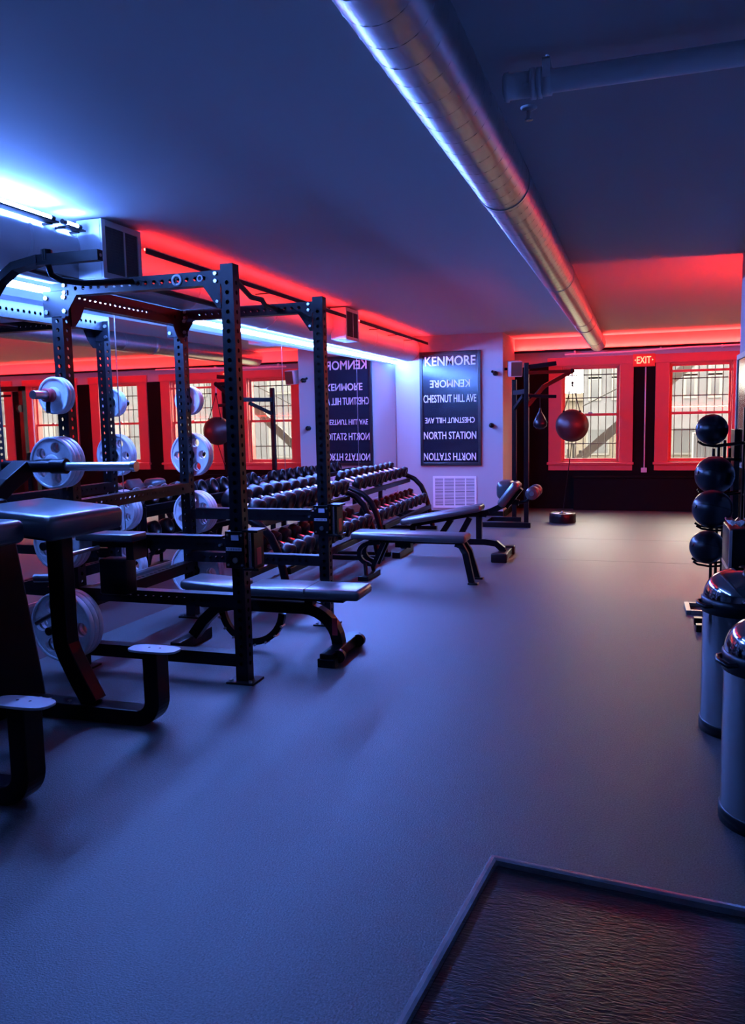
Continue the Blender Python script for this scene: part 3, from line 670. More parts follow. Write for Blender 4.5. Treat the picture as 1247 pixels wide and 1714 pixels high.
def flat_bench():
    y = 7.30
    r = thing('flat_bench', (-1.95, y, 0), 'long flat black bench on the open floor in front of the dumbbells', 'bench')
    M = Matrix.Translation((-1.965, y, 0.405)) @ Matrix.Rotation(math.radians(0.6), 4, 'Y')
    MB().bbox((-0.545, -0.14, -0.035), (0.545, 0.14, 0.035), 0.03, M, 4).build('pad', 'vinyl_black', r)
    MB().box((-2.34, y-0.06, 0.345), (-1.46, y+0.06, 0.372)).build('pad_rail', 'satin_black', r, 0.004)
    MB().box((-2.1, y-0.05, 0.30), (-1.95, y+0.05, 0.346)).build('pad_bracket', 'satin_black', r, 0.004)
    for q in (-1, 1):
        MB().tube([(-1.52, y+q*0.06, 0.352), (-1.47, y+q*0.075, 0.335), (-1.43, y+q*0.09, 0.27), (-1.365, y+q*0.13, 0.012)], 0, flat=(0.028, 0.024, (0, 1, 0))).build('leg', 'satin_black', r, 0.004)
        MB().bbox((-1.40, y+q*0.13-0.035, 0), (-1.31, y+q*0.13+0.035, 0.018), 0.005).build('foot_pad', 'rubber_black', r)
    for q in (-1, 1):
        MB().tube([(-2.24, y+q*0.07, 0.35)]+[(-2.32+0.0-0.12*math.sin(math.radians(a)), y+q*0.08, 0.24+0.10*math.cos(math.radians(a))) for a in range(0, 180, 15)]+[(-2.30, y+q*0.08, 0.13), (-2.2, y+q*0.07, 0.35)], 0, flat=(0.02, 0.018, (0, 1, 0))).build('rear_leg', 'satin_black', r)
    MB().tube([(-2.38, y-0.09, 0.15), (-2.36, y-0.12, 0.02)], 0.02, n=8).build('rear_strut', 'satin_black', r)
    MB().tube([(-2.38, y+0.09, 0.15), (-2.36, y+0.12, 0.02)], 0.02, n=8).build('rear_strut', 'satin_black', r)
    MB().box((-2.42, y-0.20, 0.0), (-2.32, y+0.20, 0.045)).build('rear_foot', 'satin_black', r, 0.006)
flat_bench()
def decline_bench():
    y = 8.62
    r = thing('decline_bench', (-1.8, y, 0), 'black decline bench with padded leg rollers near the framed sign wall', 'bench')
    a = Vector((-2.40, y, 0.365)); b = Vector((-1.52, y, 0.535)); d = (b-a).normalized(); ang = math.atan2(d.z, d.x)
    M = Matrix.Translation((a+b)/2) @ Matrix.Rotation(-ang, 4, 'Y')
    L = (b-a).length/2
    MB().bbox((-L, -0.14, -0.035), (L, 0.14, 0.035), 0.03, M, 4).build('back_pad', 'vinyl_black', r)
    MB().box((-L+0.1, -0.04, -0.075), (L+0.06, 0.04, -0.036), M).build('pad_rail', 'satin_black', r)
    # knee pad block
    Mk = Matrix.Translation((-1.22, y, 0.69)) @ Matrix.Rotation(math.radians(-52), 4, 'Y')
    MB().bbox((-0.17, -0.14, -0.04), (0.13, 0.14, 0.05), 0.035, Mk, 4).build('knee_pad', 'vinyl_black', r)
    MB().box((-0.15, -0.05, -0.075), (0.10, 0.05, -0.04), Mk).build('knee_plate', 'satin_black', r)
    MB().bbox((-1.40, y+0.10, 0.60), (-1.22, y+0.40, 0.80), 0.06, None, 4).build('thigh_roller', 'vinyl_black', r)
    MB().tube([(-1.56, y, 0.45), (-1.42, y, 0.50), (-1.22, y, 0.60), (-1.14, y, 0.585)], 0, flat=(0.03, 0.03, (0, 1, 0))).build('knee_arm', 'satin_black', r)
    MB().tube([(-1.16, y, 0.585), (-1.06, y, 0.60), (-0.99, y, 0.69)], 0.018, n=10).build('ankle_arm', 'satin_black', r)
    MB().cyl((-0.985, y-0.22, 0.70), (-0.985, y+0.22, 0.70), 0.012, n=8).build('roller_rod', 'steel', r)
    for q in (-1, 1):
        m = MB(); m.lathe((-0.985, y+q*0.125-0.085, 0.70), (0, 1, 0), [(0, 0.014), (0, 0.055), (0.012, 0.066), (0.158, 0.066), (0.17, 0.055), (0.17, 0.014)], 24)
        rl = m.build('ankle_roller', 'vinyl_black', r)
        MB().cyl((-0.985, y+q*0.125-0.09, 0.70), (-0.985, y+q*0.125-0.084, 0.70), 0.024, n=14).build('roller_cap', 'steel', rl)
    # base
    MB().tube([(-2.40, y, 0.06), (-2.36, y, 0.12), (-2.25, y, 0.16), (-1.50, y, 0.165), (-1.38, y, 0.15), (-1.31, y, 0.09), (-1.29, y, 0.05)], 0, flat=(0.032, 0.034, (0, 1, 0))).build('base_spine', 'satin_black', r, 0.004)
    MB().box((-1.36, y-0.30, 0.0), (-1.24, y+0.30, 0.075)).build('front_foot', 'satin_black', r, 0.008)
    for q in (-1, 1): MB().bbox((-1.385, y+q*0.27-0.06, 0), (-1.22, y+q*0.27+0.06, 0.09), 0.012).build('foot_cap', 'rubber_black', r)
    MB().box((-2.45, y-0.28, 0.0), (-2.36, y+0.28, 0.07)).build('rear_foot', 'satin_black', r, 0.008)
    MB().tube([(-1.56, y, 0.16), (-1.56, y, 0.46)], 0, flat=(0.03, 0.03, (0, 1, 0))).build('upright', 'satin_black', r)
    MB().tube([(-2.02, y, 0.16), (-1.86, y, 0.40)], 0, flat=(0.03, 0.022, (0, 1, 0))).build('strut', 'satin_black', r)
    MB().tube([(-1.80, y, 0.16), (-1.66, y, 0.42)], 0, flat=(0.03, 0.022, (0, 1, 0))).build('strut', 'satin_black', r)
    MB().tube([(-2.30, y, 0.15), (-2.28, y, 0.33)], 0, flat=(0.03, 0.022, (0, 1, 0))).build('strut', 'satin_black', r)
decline_bench()

# ------------------------------------------------------------------ dumbbell racks and dumbbells
def dumbbell_rack(ya, yb, label):
    r = thing('dumbbell_rack', (-2.9, (ya+yb)/2, 0), label, 'dumbbell rack')
    for y in (ya, yb):
        pts = [(-3.30, y, 0.80), (-3.10, y, 0.775), (-2.94, y, 0.735), (-2.80, y, 0.675), (-2.71, y, 0.585), (-2.655, y, 0.47), (-2.615, y, 0.33), (-2.555, y, 0.03)]
        s = MB().tube(pts, 0.032, n=12).build('side_frame', 'satin_black', r)
        MB().cyl((-3.28, y, 0.80), (-3.28, y, 0.02), 0.03, n=12).build('rear_leg', 'satin_black', r)
        MB().box((-3.34, y-0.035, 0), (-2.50, y+0.035, 0.05)).build('foot_bar', 'satin_black', r, 0.006)
    for tx, tz, rx, rz in ((-2.87, 0.665, -3.20, 0.775), (-2.585, 0.315, -2.95, 0.425)):
        for x, z in ((tx, tz), (rx, rz)):
            MB().box((x-0.022, ya+0.03, z-0.03), (x+0.022, yb-0.03, z+0.022)).build('shelf_rail', 'satin_black', r, 0.004)
        n = 10; p = (yb-ya-0.12)/n
        for q in (0.5,):
            d = Vector((rx-tx, 0, rz-tz)).normalized(); mid = (ya+yb)/2
            MB().tube([(tx, mid, tz-0.03), (rx, mid, rz-0.03)], 0, flat=(0.02, 0.012, (0, 1, 0))).build('shelf_tie', 'satin_black', r)
    for x, z in ((-3.28, 0.12),):
        MB().box((x-0.02, ya+0.03, z-0.03), (x+0.02, yb-0.03, z+0.03)).build('rear_rail', 'satin_black', r)
    return r
RACKS = [(5.86, 8.20, 'nearer'), (8.46, 10.66, 'farther')]
for ya, yb, nm in RACKS:
    dumbbell_rack(ya, yb, '%s two-tier black dumbbell rack against the mirrors' % nm)
DB = {}
def dumbbell_proto(i, hr, hl):
    r = bpy.data.objects.new('dumbbell', None); C.objects.link(r); r.empty_display_size = 0.05; WL[r.name] = Vector()
    g = 0.068
    MB().lathe((-g, 0, 0), (1, 0, 0), [(0, 0.015), (g*0.5, 0.0155), (g, 0.0175), (g*1.5, 0.0155), (2*g, 0.015)], 12).build('handle', 'steel', r)
    for q in (-1, 1):
        MB().lathe((q*g, 0, 0), (q, 0, 0), [(0, 0.012), (0, hr*0.86), (0.008, hr*0.97), (hl*0.3, hr), (hl-0.012, hr), (hl-0.003, hr*0.93), (hl, hr*0.82), (hl, hr*0.5), (hl-0.004, hr*0.48), (hl-0.004, 0.001)], 20).build('head', 'rubber_black', r)
    DB[i] = [r, False]
for i, (hr, hl) in enumerate([(0.086, 0.10), (0.080, 0.09), (0.074, 0.078), (0.068, 0.068)]): dumbbell_proto(i, hr, hl)
sizes = [0.086, 0.080, 0.074, 0.068]
for k, (ya, yb, nm) in enumerate(RACKS):
    for tier, (tx, tz, rx, rz) in (('top', (-2.87, 0.665, -3.20, 0.775)), ('bottom', (-2.585, 0.315, -2.95, 0.425))):
        n = 11 if k == 0 else 10
        for j in range(n):
            i = (0 if j < 5 else 1) if k == 0 else (2 if j < 5 else 3)
            if tier == 'bottom': i = min(3, i+1)
            y = ya+0.13+(yb-ya-0.26)*j/(n-1)
            o, used = DB[i]
            o = copy_tree(o) if used else o
            DB[i][1] = True
            d = Vector((tx-rx, 0, tz-rz)); ang = math.atan2(-d.z, d.x)
            nrm = Vector((math.sin(ang), 0, math.cos(ang)))
            p = Vector(((tx+rx)/2+0.01, y, (tz+rz)/2+0.022))+nrm*(sizes[i]+0.003)
            o.location = p; o.rotation_euler = (0, ang, random.uniform(-0.05, 0.05))
            tag(o, 'black round-headed dumbbell, %s from the near end on the %s shelf of the %s rack' % (ORD[j], tier, nm), 'dumbbell', 'dumbbells on the %s shelf of the %s rack' % (tier, nm))

# ------------------------------------------------------------------ framed sign on the end wall
def sign():
    x0, x1, z0, z1 = -3.06, -2.145, 0.767, 2.442; y = YP
    r = thing('framed_sign', ((x0+x1)/2, y, z0), 'tall black framed transit sign with white station names on the end wall', 'sign')
    MB().box((x0+0.02, y-0.022, z0+0.02), (x1-0.02, y-0.004, z1-0.02)).build('panel', 'poster_panel', r)
    f = 0.042
    for a, b in (((x0, y-0.04, z0), (x0+f, y, z1)), ((x1-f, y-0.04, z0), (x1, y, z1)), ((x0+f, y-0.04, z0), (x1-f, y, z0+f)), ((x0+f, y-0.04, z1-f*1.3), (x1-f, y, z1))):
        MB().box(a, b).build('frame_rail', 'poster_frame', r, 0.004)
    sx, sz = (x1-x0)/650.0, (z1-z0)/1180.0
    for body, cy, h, xa, xb, flip in (('KENMORE', 282, 98, 205, 745, 0), ('KENMORE', 515, 78, 258, 685, 1), ('CHESTNUT HILL AVE', 668, 80, 187, 750, 0),
                                      ('CHESTNUT HILL AVE', 893, 58, 203, 733, 1), ('NORTH STATION', 1050, 78, 187, 748, 0), ('NORTH STATION', 1272, 78, 185, 745, 1)):
        cx = x0+((xa+xb)/2-150)*sx; cz = z1-(cy-185)*sz
        M = Matrix.Translation((cx, y-0.0235, cz)) @ Matrix.Rotation(math.radians(90), 4, 'X')
        if flip: M = M @ Matrix.Rotation(math.pi, 4, 'Z')
        text_mesh('lettering', body, (xb-xa)*sx, h*sz, 'letter_white', r, M, 0.014 if len(body) < 10 else 0.008)
sign()
rg = thing('wall_register', (-2.55, YP, 0.12), 'white return-air grille low on the end wall under the sign', 'vent')
x0, x1, z0, z1 = -2.88, -2.22, 0.13, 0.607
MB().box((x0, YP-0.004, z0), (x1, YP, z1)).build('backing', 'grille_back', rg)
for a, b in (((x0, YP-0.014, z0), (x0+0.03, YP, z1)), ((x1-0.03, YP-0.014, z0), (x1, YP, z1)), ((x0+0.03, YP-0.014, z0), (x1-0.03, YP, z0+0.03)), ((x0+0.03, YP-0.014, z1-0.03), (x1-0.03, YP, z1))):
    MB().box(a, b).build('frame_rail', 'register_white', rg, 0.002)
for k in (1, 2, 3): MB().box((x0+k*(x1-x0)/4-0.008, YP-0.012, z0+0.03), (x0+k*(x1-x0)/4+0.008, YP, z1-0.03)).build('mullion', 'register_white', rg)
m = MB(); k = z0+0.036
while k < z1-0.04:
    m.box((x0+0.03, YP-0.010, k), (x1-0.03, YP-0.004, k+0.010)); k += 0.022
tag(m.build('louvre', 'register_white', rg), kind='stuff')
for x, z, lab in ((-1.93, 2.095, 'small black round wall hook high beside the sign'), (-1.99, 1.352, 'small black round wall hook at mid height beside the sign')):
    r = thing('wall_hook', (x, YP, z), lab, 'hook')
    MB().lathe((x, YP, z), (0, -1, 0), [(0, 0.034), (0.008, 0.034), (0.010, 0.014), (0.045, 0.014)], 16).build('stem', 'satin_black', r)
    MB().sphere((x, YP-0.06, z), 0.036, 16, 10).build('knob', 'satin_black', r)
    if z > 2: MB().sphere((x-0.05, YP-0.02, z+0.03), 0.02, 12, 8).build('upper_knob', 'satin_black', r)
spk = thing('wall_speaker', (-1.72, 12.2, 2.06), 'small white loudspeaker mounted at the corner of the end wall', 'speaker')
M = Matrix.Translation((-1.68, 12.22, 2.165)) @ Matrix.Rotation(math.radians(14), 4, 'Z') @ Matrix.Rotation(math.radians(8), 4, 'X')
MB().bbox((-0.10, -0.10, -0.11), (0.10, 0.10, 0.11), 0.012, M).build('cabinet', 'duct_white', spk)
MB().box((-0.06, -0.104, -0.10), (0.095, -0.099, 0.10), M).build('grille', 'wood_dark', spk)
MB().cyl((-1.83, 12.26, 2.165), (-1.74, 12.24, 2.165), 0.02, n=10).build('bracket', 'satin_black', spk)

# ------------------------------------------------------------------ hanging ball, its stand, floor anchor
def bag_stand():
    r = thing('pull_up_stand', (-1.5, 11.3, 0), 'black steel pull-up stand with forward arms beside the end wall corner', 'stand')
    P1, P2 = (-1.60, 11.60), (-1.36, 11.02)
    for (x, y), h in ((P1, 1.98), (P2, 2.17)):
        MB().box((x-0.03, y-0.03, 0.0), (x+0.03, y+0.03, h)).build('post', 'satin_black', r, 0.004)
    MB().box((-2.0, 10.97, 0.0), (-1.30, 11.07, 0.07)).build('base_bar', 'satin_black', r, 0.006)
    MB().box((-2.0, 11.55, 0.0), (-1.50, 11.65, 0.07)).build('base_bar', 'satin_black', r, 0.006)
    MB().tube([(-1.95, 10.98, 0.035), (-1.95, 11.64, 0.035)], 0, flat=(0.035, 0.03, (0, 0, 1))).build('base_tie', 'satin_black', r)
    MB().tube([(P1[0], P1[1], 1.80), (P2[0], P2[1], 1.80)], 0, flat=(0.028, 0.03, (0, 0, 1))).build('cross_tie', 'satin_black', r)
    MB().tube([(P2[0], P2[1], 2.11), (-0.98, 11.05, 2.15)], 0, flat=(0.022, 0.028, (0, 0, 1))).build('top_arm', 'satin_black', r)
    MB().tube([(P2[0], P2[1], 2.04), (-0.80, 11.30, 2.055)], 0, flat=(0.022, 0.022, (0, 0, 1))).build('middle_arm', 'satin_black', r)
    MB().tube([(P2[0], P2[1], 1.60), (-1.15, 11.12, 1.86), (-0.80, 11.30, 2.055)], 0, flat=(0.022, 0.026, (0, 0, 1))).build('brace', 'satin_black', r)
    MB().tube([(P1[0], P1[1], 1.58), (-1.42, 11.2, 1.75)], 0, flat=(0.02, 0.024, (0, 0, 1))).build('brace', 'satin_black', r)
    MB().tube([(P2[0], P2[1], 1.75), (-1.15, 11.04, 1.73), (-0.98, 11.06, 1.725)], 0.022, n=10).build('grip_arm', 'satin_black', r)
    MB().sphere((-0.80, 11.30, 2.055), 0.034, 14, 8).build('arm_knob', 'satin_black', r)
    return r
bag_stand()
hb = thing('hanging_ball_bag', (-0.79, 11.30, 1.345), 'round dark red punching ball hanging on straps before the window', 'punching bag')
bc = Vector((-0.795, 11.30, 1.342)); BR = 0.217
MB().sphere(bc, BR, 36, 22).build('ball', 'bag_red', hb)
m = MB(); m.lathe(bc, (0.3, 1, 0.1), [(-0.004, BR+0.0005), (0.004, BR+0.0005)], 40); m.build('seam', 'rubber_black', hb)
top = Vector((-0.795, 11.30, 1.90))
for a in (90, 210, 330):
    e = bc+Vector((math.cos(math.radians(a))*0.12, math.sin(math.radians(a))*0.12, 0.185))
    MB().tube([e, top], 0.006, n=6).build('strap', 'satin_black', hb)
    MB().sphere(e, 0.016, 10, 6).build('strap_ring', 'satin_black', hb)
MB().cyl(top, (-0.80, 11.30, 2.03), 0.008, n=8).build('swivel', 'steel', hb)
MB().sphere(top, 0.02, 10, 6).build('swivel_ball', 'satin_black', hb)
MB().tube([bc-Vector((0, 0, BR)), (-0.93, 11.62, 0.15)], 0.006, n=6).build('tether_cord', 'satin_black', hb)
fb = thing('floor_anchor', (-0.94, 11.65, 0), 'low black round floor weight under the hanging ball', 'weight')
MB().lathe((-0.94, 11.65, 0), (0, 0, 1), [(0, 0.01), (0, 0.178), (0.008, 0.182), (0.120, 0.182), (0.13, 0.176), (0.13, 0.15), (0.118, 0.145), (0.118, 0.05), (0.13, 0.045), (0.13, 0.002)], 32).build('drum', 'rubber_black', fb)
MB().lathe((-0.94, 11.65, 0.1185), (0, 0, 1), [(0, 0.055), (0.004, 0.055), (0.004, 0.14), (0, 0.14)], 32).build('top_ring', 'plate_grey', fb)
MB().cyl((-0.94, 11.65, 0.125), (-0.94, 11.65, 0.155), 0.02, n=10).build('eye_bolt', 'steel', fb)
sb = thing('speed_bag', (-1.19, 11.08, 1.32), 'small black speed bag hanging under the stand arm', 'punching bag')
MB().lathe((-1.19, 11.08, 1.58), (0, 0, -1), [(0, 0.012), (0.05, 0.02), (0.12, 0.06), (0.19, 0.092), (0.235, 0.088), (0.27, 0.05), (0.28, 0.002)], 20).build('bag', 'ball_black', sb)
MB().cyl((-1.19, 11.08, 1.57), (-1.19, 11.06, 1.73), 0.007, n=6).build('strap', 'satin_black', sb)

def cable_machine(x, y, label):
    r = thing('cable_machine', (x, y, 0), label, 'gym machine', 'cable machines in the window bay')
    for q in (-1, 1):
        MB().box((x+q*0.62-0.04, y-0.04, 0), (x+q*0.62+0.04, y+0.04, 2.1)).build('column', 'satin_black', r, 0.004)
        MB().box((x+q*0.62-0.13, y+0.06, 0.12), (x+q*0.62+0.13, y+0.16, 1.05)).build('weight_stack', 'powder_black', r, 0.004)
        for d in (-0.09, 0.09): MB().cyl((x+q*0.62+d, y+0.11, 0.05), (x+q*0.62+d, y+0.11, 1.95), 0.012, n=8).build('guide_rod', 'steel', r)
        MB().cyl((x+q*0.62-0.02, y-0.07, 1.75), (x+q*0.62+0.02, y-0.07, 1.75), 0.06, n=18).build('pulley', 'rubber_black', r)
        MB().box((x+q*0.62-0.16, y-0.35, 0), (x+q*0.62+0.16, y+0.25, 0.06)).build('foot', 'satin_black', r, 0.004)
    MB().box((x-0.66, y-0.04, 2.02), (x+0.66, y+0.04, 2.10)).build('top_beam', 'satin_black', r, 0.004)
    MB().cyl((x-0.5, y-0.12, 1.95), (x+0.5, y-0.12, 1.95), 0.018, n=10).build('pull_up_bar', 'satin_black', r)
cable_machine(2.9, 10.6, 'black cable machine in the window bay, nearer one in the mirror')
cable_machine(4.9, 11.6, 'black cable machine in the window bay, farther one in the mirror')

# ------------------------------------------------------------------ exit sign, conduits on the back wall
ex = thing('exit_sign', (0.115, YB, 2.18), 'red EXIT sign with lit letters between the windows', 'sign')
MB().box((-0.045, YB-0.055, 2.185), (0.275, YB, 2.375)).build('housing', 'exit_red', ex, 0.006)
text_mesh('lettering', 'EXIT', 0.205, 0.105, 'exit_letter', ex, Matrix.Translation((0.115, YB-0.0565, 2.283)) @ Matrix.Rotation(math.radians(90), 4, 'X'), 0.012)
for q in (-1, 1):
    m = MB(); xx = 0.115+q*0.137; m.prism([(xx, 2.283), (xx-q*0.02, 2.298), (xx-q*0.02, 2.268)], 1, YB-0.058, YB-0.054); m.build('arrow', 'exit_letter', ex)
cd_ = thing('wall_conduit', (0.13, YB, 0.62), 'thin pale conduit running down the black wall between the windows', 'pipe')
MB().cyl((0.145, YB-0.012, 0.64), (0.145, YB-0.012, 2.18), 0.010, n=8).build('conduit_pipe', 'duct_white', cd_)
MB().box((0.10, YB-0.04, 0.58), (0.185, YB, 0.65)).build('outlet_box', 'duct_white', cd_, 0.004)
pp = thing('heating_pipe', (0.2, YB-0.1, 2.42), 'thin painted pipe along the back wall above the windows', 'pipe')
MB().tube([(-1.05, YB-0.10, 2.405), (-0.2, YB-0.10, 2.405), (0.6, YB-0.10, 2.435), (1.60, YB-0.10, 2.445)], 0.016, n=10).build('pipe', 'duct_white', pp)
for x in (-0.9, 0.35, 1.2): MB().box((x-0.012, YB-0.11, 2.42), (x+0.012, YB, 2.46)).build('bracket', 'duct_white', pp)
ra = thing('radiator_cover', (0.1, YB-0.12, 0), 'long low black radiator cover under the windows', 'radiator')
MB().box((-0.9, YB-0.16, 0.0), (1.2, YB-0.005, 0.50)).build('body', 'paint_black', ra, 0.006)
MB().box((-0.92, YB-0.18, 0.50), (1.22, YB-0.005, 0.525)).build('top_board', 'paint_black', ra, 0.004)

# ------------------------------------------------------------------ right side: medicine balls, bar rack, bins, dispenser
bt = thing('medicine_ball_tower', (0.58, 6.02, 0), 'black upright medicine ball rack against the right wall', 'rack')
MB().box((0.70, 5.92, 0.05), (0.745, 5.98, 1.52)).build('post', 'satin_black', bt, 0.004)
MB().box((0.70, 6.08, 0.05), (0.745, 6.14, 1.52)).build('post', 'satin_black', bt, 0.004)
MB().box((0.42, 5.90, 0.0), (0.72, 5.96, 0.05)).build('foot', 'satin_black', bt, 0.004)
MB().box((0.42, 6.10, 0.0), (0.72, 6.16, 0.05)).build('foot', 'satin_black', bt, 0.004)
BALLS = [(0.496, 6.02, 1.374, 0.104, 'topmost'), (0.540, 6.25, 1.050, 0.133, 'second from the top, largest'), (0.500, 5.88, 0.850, 0.128, 'third from the top'), (0.485, 6.02, 0.572, 0.115, 'lowest')]
for x, by, z, R, nm in BALLS:
    m = MB(); zz = z-R-0.006
    for y in (by-0.07, by+0.07): m.tube([(0.71, y, zz+0.02), (x+0.02, y, zz-0.002), (x-R*0.55, y, zz+0.01), (x-R*0.80, y, zz+0.03)], 0.008, n=6)
    m.tube([(0.715, min(by-0.07, 5.95), zz+0.02), (0.715, max(by+0.07, 6.11), zz+0.02)], 0.01, n=6)
    m.build('cradle', 'satin_black', bt)
    b = thing('medicine_ball', (x, by, z), 'glossy dark blue-black medicine ball, %s on the ball rack' % nm, 'ball', 'medicine balls on the rack')
    MB().sphere((x, by, z), R, 32, 20).build('ball', 'ball_black', b)
    m = MB(); m.lathe((x, by, z), (0.2, 0.3, 1), [(-0.004, R+0.0006), (0.004, R+0.0006)], 36); m.build('seam', 'rubber_black', b)
    MB().lathe((x, by, z), (-0.75, -0.45, 0.15), [(R-0.003, 0.012), (R+0.002, 0.010), (R+0.002, 0.001)], 12).build('valve', 'satin_black', b)
br = thing('bar_holder', (0.66, 6.72, 0), 'black stand of upright short bars behind the medicine balls', 'rack')
MB().box((0.53, 6.58, 0.0), (0.75, 6.86, 0.06)).build('base', 'satin_black', br, 0.004)
MB().box((0.54, 6.60, 1.13), (0.75, 6.85, 1.15)).build('top_plate', 'satin_black', br)
MB().box((0.54, 6.60, 0.62), (0.75, 6.85, 0.64)).build('mid_plate', 'satin_black', br)
for k in range(5): MB().cyl((0.565+k*0.038, 6.66+0.03*(k % 2), 0.06), (0.565+k*0.038, 6.66+0.03*(k % 2), 1.22+0.03*(k % 3)), 0.011, n=10).build('bar', 'satin_black', br)
MB().box((0.70, 6.60, 0.06), (0.74, 6.85, 1.36)).build('back_post', 'satin_black', br, 0.004)

def bin_(x, y, label, stuff=False):
    r = thing('waste_bin', (x, y, 0), label, 'bin', 'steel waste bins by the right wall')
    R = 0.178
    MB().lathe((x, y, 0), (0, 0, 1), [(0, 0.01), (0, R+0.004), (0.05, R+0.006), (0.055, R)], 48).build('base_ring', 'rubber_black', r)
    MB().lathe((x, y, 0), (0, 0, 1), [(0.05, R), (0.58, R)], 48).build('body', 'brushed_steel', r)
    MB().lathe((x, y, 0), (0, 0, 1), [(0.572, R), (0.572, R+0.007), (0.635, R+0.007), (0.640, R)], 48).build('rim_band', 'rubber_black', r)
    prof = [(0.636+0.135*math.sin(math.radians(a)), max(0.001, R*math.cos(math.radians(a))**0.8)) for a in range(0, 91, 6)]
    MB().lathe((x, y, 0), (0, 0, 1), prof, 48).build('dome_lid', 'brushed_steel', r)
    MB().bbox((x-0.02, y-0.105, 0.715), (x+0.15, y+0.105, 0.772), 0.02).build('push_flap', 'rubber_black', r)
    MB().tube([(x-R*0.82, y-R*0.62, 0.61), (x-R*0.98, y-R*0.72, 0.612), (x-R*1.14, y-R*0.35, 0.612), (x-R*1.12, y, 0.61), (x-R*0.98, y+0.02, 0.61)], 0.010, n=8).build('handle', 'rubber_black', r)
bin_(0.495, 4.10, 'brushed steel dome-lid bin behind the nearer one by the right wall')
bin_(0.500, 3.17, 'brushed steel dome-lid bin nearest the camera by the right wall')
dp = thing('wipe_dispenser', (0.60, 4.45, 0), 'tall black box by the right wall with red and white wrappers on top', 'dispenser')
MB().bbox((0.455, 4.38, 0.0), (0.745, 4.72, 0.915), 0.012).build('cabinet', 'satin_black', dp)
MB().box((0.452, 4.40, 0.70), (0.456, 4.70, 0.72)).build('trim_strip', 'steel', dp)
MB().box((0.4535, 4.376, 0.28), (0.468, 4.386, 0.91)).build('corner_strip', 'steel', dp)
for k in range(6):
    px, py = 0.50+0.085*(k % 3), 4.45+0.13*(k//3)
    M = Matrix.Translation((px, py, 0.932)) @ Matrix.Rotation(0.5+k*0.9, 4, 'Z') @ Matrix.Rotation(random.uniform(-0.2, 0.2), 4, 'X') @ Matrix.Rotation(random.uniform(-0.15, 0.15), 4, 'Y')
    red = k % 2 == 1
    w_ = thing('snack_wrapper', (px, py, 0.92), '%s crinkled wrapper on the black box, %s of the %s row' % ('red' if red else 'white', ('leftmost', 'middle', 'rightmost')[k % 3], ('front', 'back')[k//3]), 'wrapper', 'wrappers on the dispenser')
    m = MB(); n = 6; vs = []; 
    for i in range(n+1):
        for j in range(4):
            vs.append(M @ Vector((-0.05+0.10*i/n, -0.025+0.05*j/3, random.uniform(-0.010, 0.014))))
    fs = [(i*4+j, i*4+j+1, i*4+4+j+1, i*4+4+j) for i in range(n) for j in range(3)]
    m.add(vs, fs, False); o = m.build('foil', 'wrap_red' if red else 'wrap_white', w_)
    sd = o.modifiers.new('thick', 'SOLIDIFY'); sd.thickness = 0.006
# framed panel on the right wall
wm = thing('wall_panel', (XR, 6.0, 1.09), 'dark framed panel on the right wall at the corner', 'panel')
MB().box((XR-0.012, 4.6, 1.12), (XR, 6.94, 1.88)).build('panel', 'poster_panel', wm)
for a, b in (((XR-0.022, 4.56, 1.08), (XR, 6.98, 1.12)), ((XR-0.022, 4.56, 1.88), (XR, 6.98, 1.92)), ((XR-0.022, 6.94, 1.12), (XR, 6.98, 1.88)), ((XR-0.022, 4.56, 1.12), (XR, 4.60, 1.88))):
    MB().box(a, b).build('frame_rail', 'frame_tan', wm, 0.003)
fx = thing('rack_skid', (0.36, 6.40, 0), 'short bright metal floor bracket beyond the bins', 'bracket')
for a, b in (((0.385, 6.42, 0), (0.42, 6.72, 0.03)), ((0.42, 6.42, 0), (0.62, 6.455, 0.03)), ((0.42, 6.685, 0), (0.62, 6.72, 0.03))):
    MB().box(a, b).build('bracket_bar', 'bracket_steel', fx, 0.003)

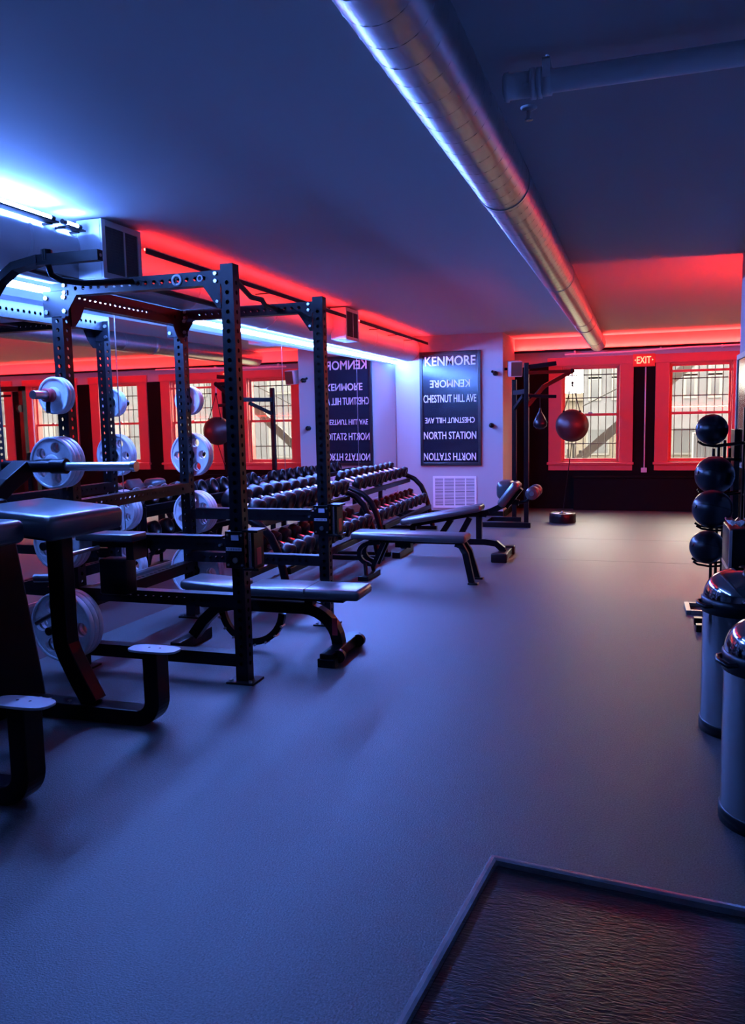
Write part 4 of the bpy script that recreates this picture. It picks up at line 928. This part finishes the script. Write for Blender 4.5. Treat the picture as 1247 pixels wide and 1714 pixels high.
# ------------------------------------------------------------------ framed rubber mat in the foreground
def entry_mat():
    o = Vector((-0.445, 2.625, 0)); ex_ = Vector((0.78, -0.090, 0)).normalized(); ey = Vector((-0.115, -0.9934, 0)); ey = Vector((ex_.y, -ex_.x, 0))
    r = thing('entry_mat', o, 'black ridged rubber mat in a raised metal-edged frame in the foreground', 'mat')
    W, L = 1.10, 1.5
    def P(a, b, z): return o+ex_*a+ey*b+Vector((0, 0, z))
    wdt, h = 0.034, 0.032
    def rail(a0, a1, inn, nm):   # bevelled rail between two outer corners, mitred
        (u0, v0), (u1, v1) = a0, a1
        def q(u, v, t, z): return P(u+inn[0]*t, v+inn[1]*t, z)
        vs = []
        for (u, v), mx in ((a0, 1), (a1, -1)):
            du, dv = (u1-u0), (v1-v0); l = math.hypot(du, dv); du, dv = du/l*mx, dv/l*mx
            for t, z in ((0, 0), (0.004, h*0.75), (0.011, h), (0.022, h), (wdt-0.004, h*0.8), (wdt, 0)):
                vs.append(P(u+inn[0]*t+du*t, v+inn[1]*t+dv*t, z))
        fs = [(i, i+1, 7+i, 6+i) for i in range(5)]+[(0, 5, 4, 3, 2, 1), (6, 7, 8, 9, 10, 11)]
        MB().add(vs, fs).build(nm, 'rail_steel', r)
    rail((0, 0), (W, 0), (0, 1), 'frame_rail'); rail((0, L), (0, 0), (1, 0), 'frame_rail')
    rail((W, 0), (W, L), (-1, 0), 'frame_rail'); rail((W, L), (0, L), (0, -1), 'frame_rail')
    e = wdt
    m = MB(); vs = [P(e, e, 0.0), P(W-e, e, 0.0), P(W-e, L-e, 0.0), P(e, L-e, 0.0), P(e, e, 0.008), P(W-e, e, 0.008), P(W-e, L-e, 0.008), P(e, L-e, 0.008)]
    m.add(vs, [(0, 1, 2, 3), (7, 6, 5, 4), (0, 4, 5, 1), (1, 5, 6, 2), (2, 6, 7, 3), (3, 7, 4, 0)])
    m.build('ridged_rubber', 'mat_tread', r)
mat('rail_steel', (0.50, 0.50, 0.51), 0.27, metal=0.9, noise=(20, 0.15))
entry_mat()

# ------------------------------------------------------------------ outside the windows
gd = struct(MB().box((-30, YB+0.3, -1.3), (30, 60, -1.2)).build('ground_outside', 'street_pale')); gd['label'] = 'pale sunlit ground outside the windows'
def FZ(x): return 0.690+0.887*(x-(-0.938))
fe = thing('fire_escape', (0, 14.4, -1.2), 'brown iron fire escape stair stringer rising diagonally outside the windows', 'fire escape')
MB().tube([(-1.35, 14.45, FZ(-1.35)), (1.75, 14.45, FZ(1.75))], 0, flat=(0.03, 0.075, (0, 0, 1))).build('stringer', 'iron_brown', fe)
MB().tube([(-0.85, 14.5, 1.62), (1.2, 14.5, 2.65)], 0.012, n=6).build('handrail', 'iron_bar', fe)
for x, z in ((-1.08, 0.62), (-0.99, 0.72), (-0.88, 0.60)): MB().box((x-0.02, 14.43, -1.2), (x+0.02, 14.47, z+0.28)).build('post', 'iron_bar', fe)
def facade(x0, x1, y, zt, m, label, z0=-1.2, nwin=6, rows=3):
    r = thing('building', ((x0+x1)/2, y, z0), label, 'building')
    MB().box((x0, y, z0), (x1, y+2, zt)).build('wall', m, r)
    MB().box((x0-0.1, y-0.15, zt-0.3), (x1+0.1, y, zt)).build('cornice', m, r)
    for i in range(nwin):
        for j in range(rows):
            cx = x0+(i+0.5)*(x1-x0)/nwin; cz = z0+0.9+(j+0.5)*(zt-z0-1.4)/rows; hw_ = (x1-x0)/nwin*0.28; hh = (zt-z0)/rows*0.26
            f = MB().box((cx-hw_, y-0.05, cz-hh), (cx+hw_, y+0.02, cz+hh)).build('window', 'facade_trim', r)
            MB().box((cx-hw_+0.08, y-0.06, cz-hh+0.08), (cx+hw_-0.08, y-0.04, cz+hh-0.08)).build('pane', 'glass_far', f)
facade(-1.5, 3.2, 26.0, 3.7, 'facade_grey', 'grey apartment building seen through the right window', 1.0, 7, 2)
facade(-7.0, 9.0, 34.0, 2.3, 'facade_tan', 'low tan building far beyond the windows', -1.2, 10, 1)
facade(5.0, 26.0, 27.0, 7.0, 'facade_grey', 'long grey apartment building to the right beyond the windows', -1.2, 12, 3)
ut = thing('utility_box', (1.25, 15.6, -1.2), 'grey ribbed metal box outside the right window', 'box')
MB().box((0.98, 15.4, -1.2), (1.6, 15.9, 1.12)).build('box_body', 'facade_grey', ut)
for k in range(6): MB().box((1.0+k*0.1, 15.385, -1.1), (1.03+k*0.1, 15.4, 1.08)).build('rib', 'facade_grey', ut)
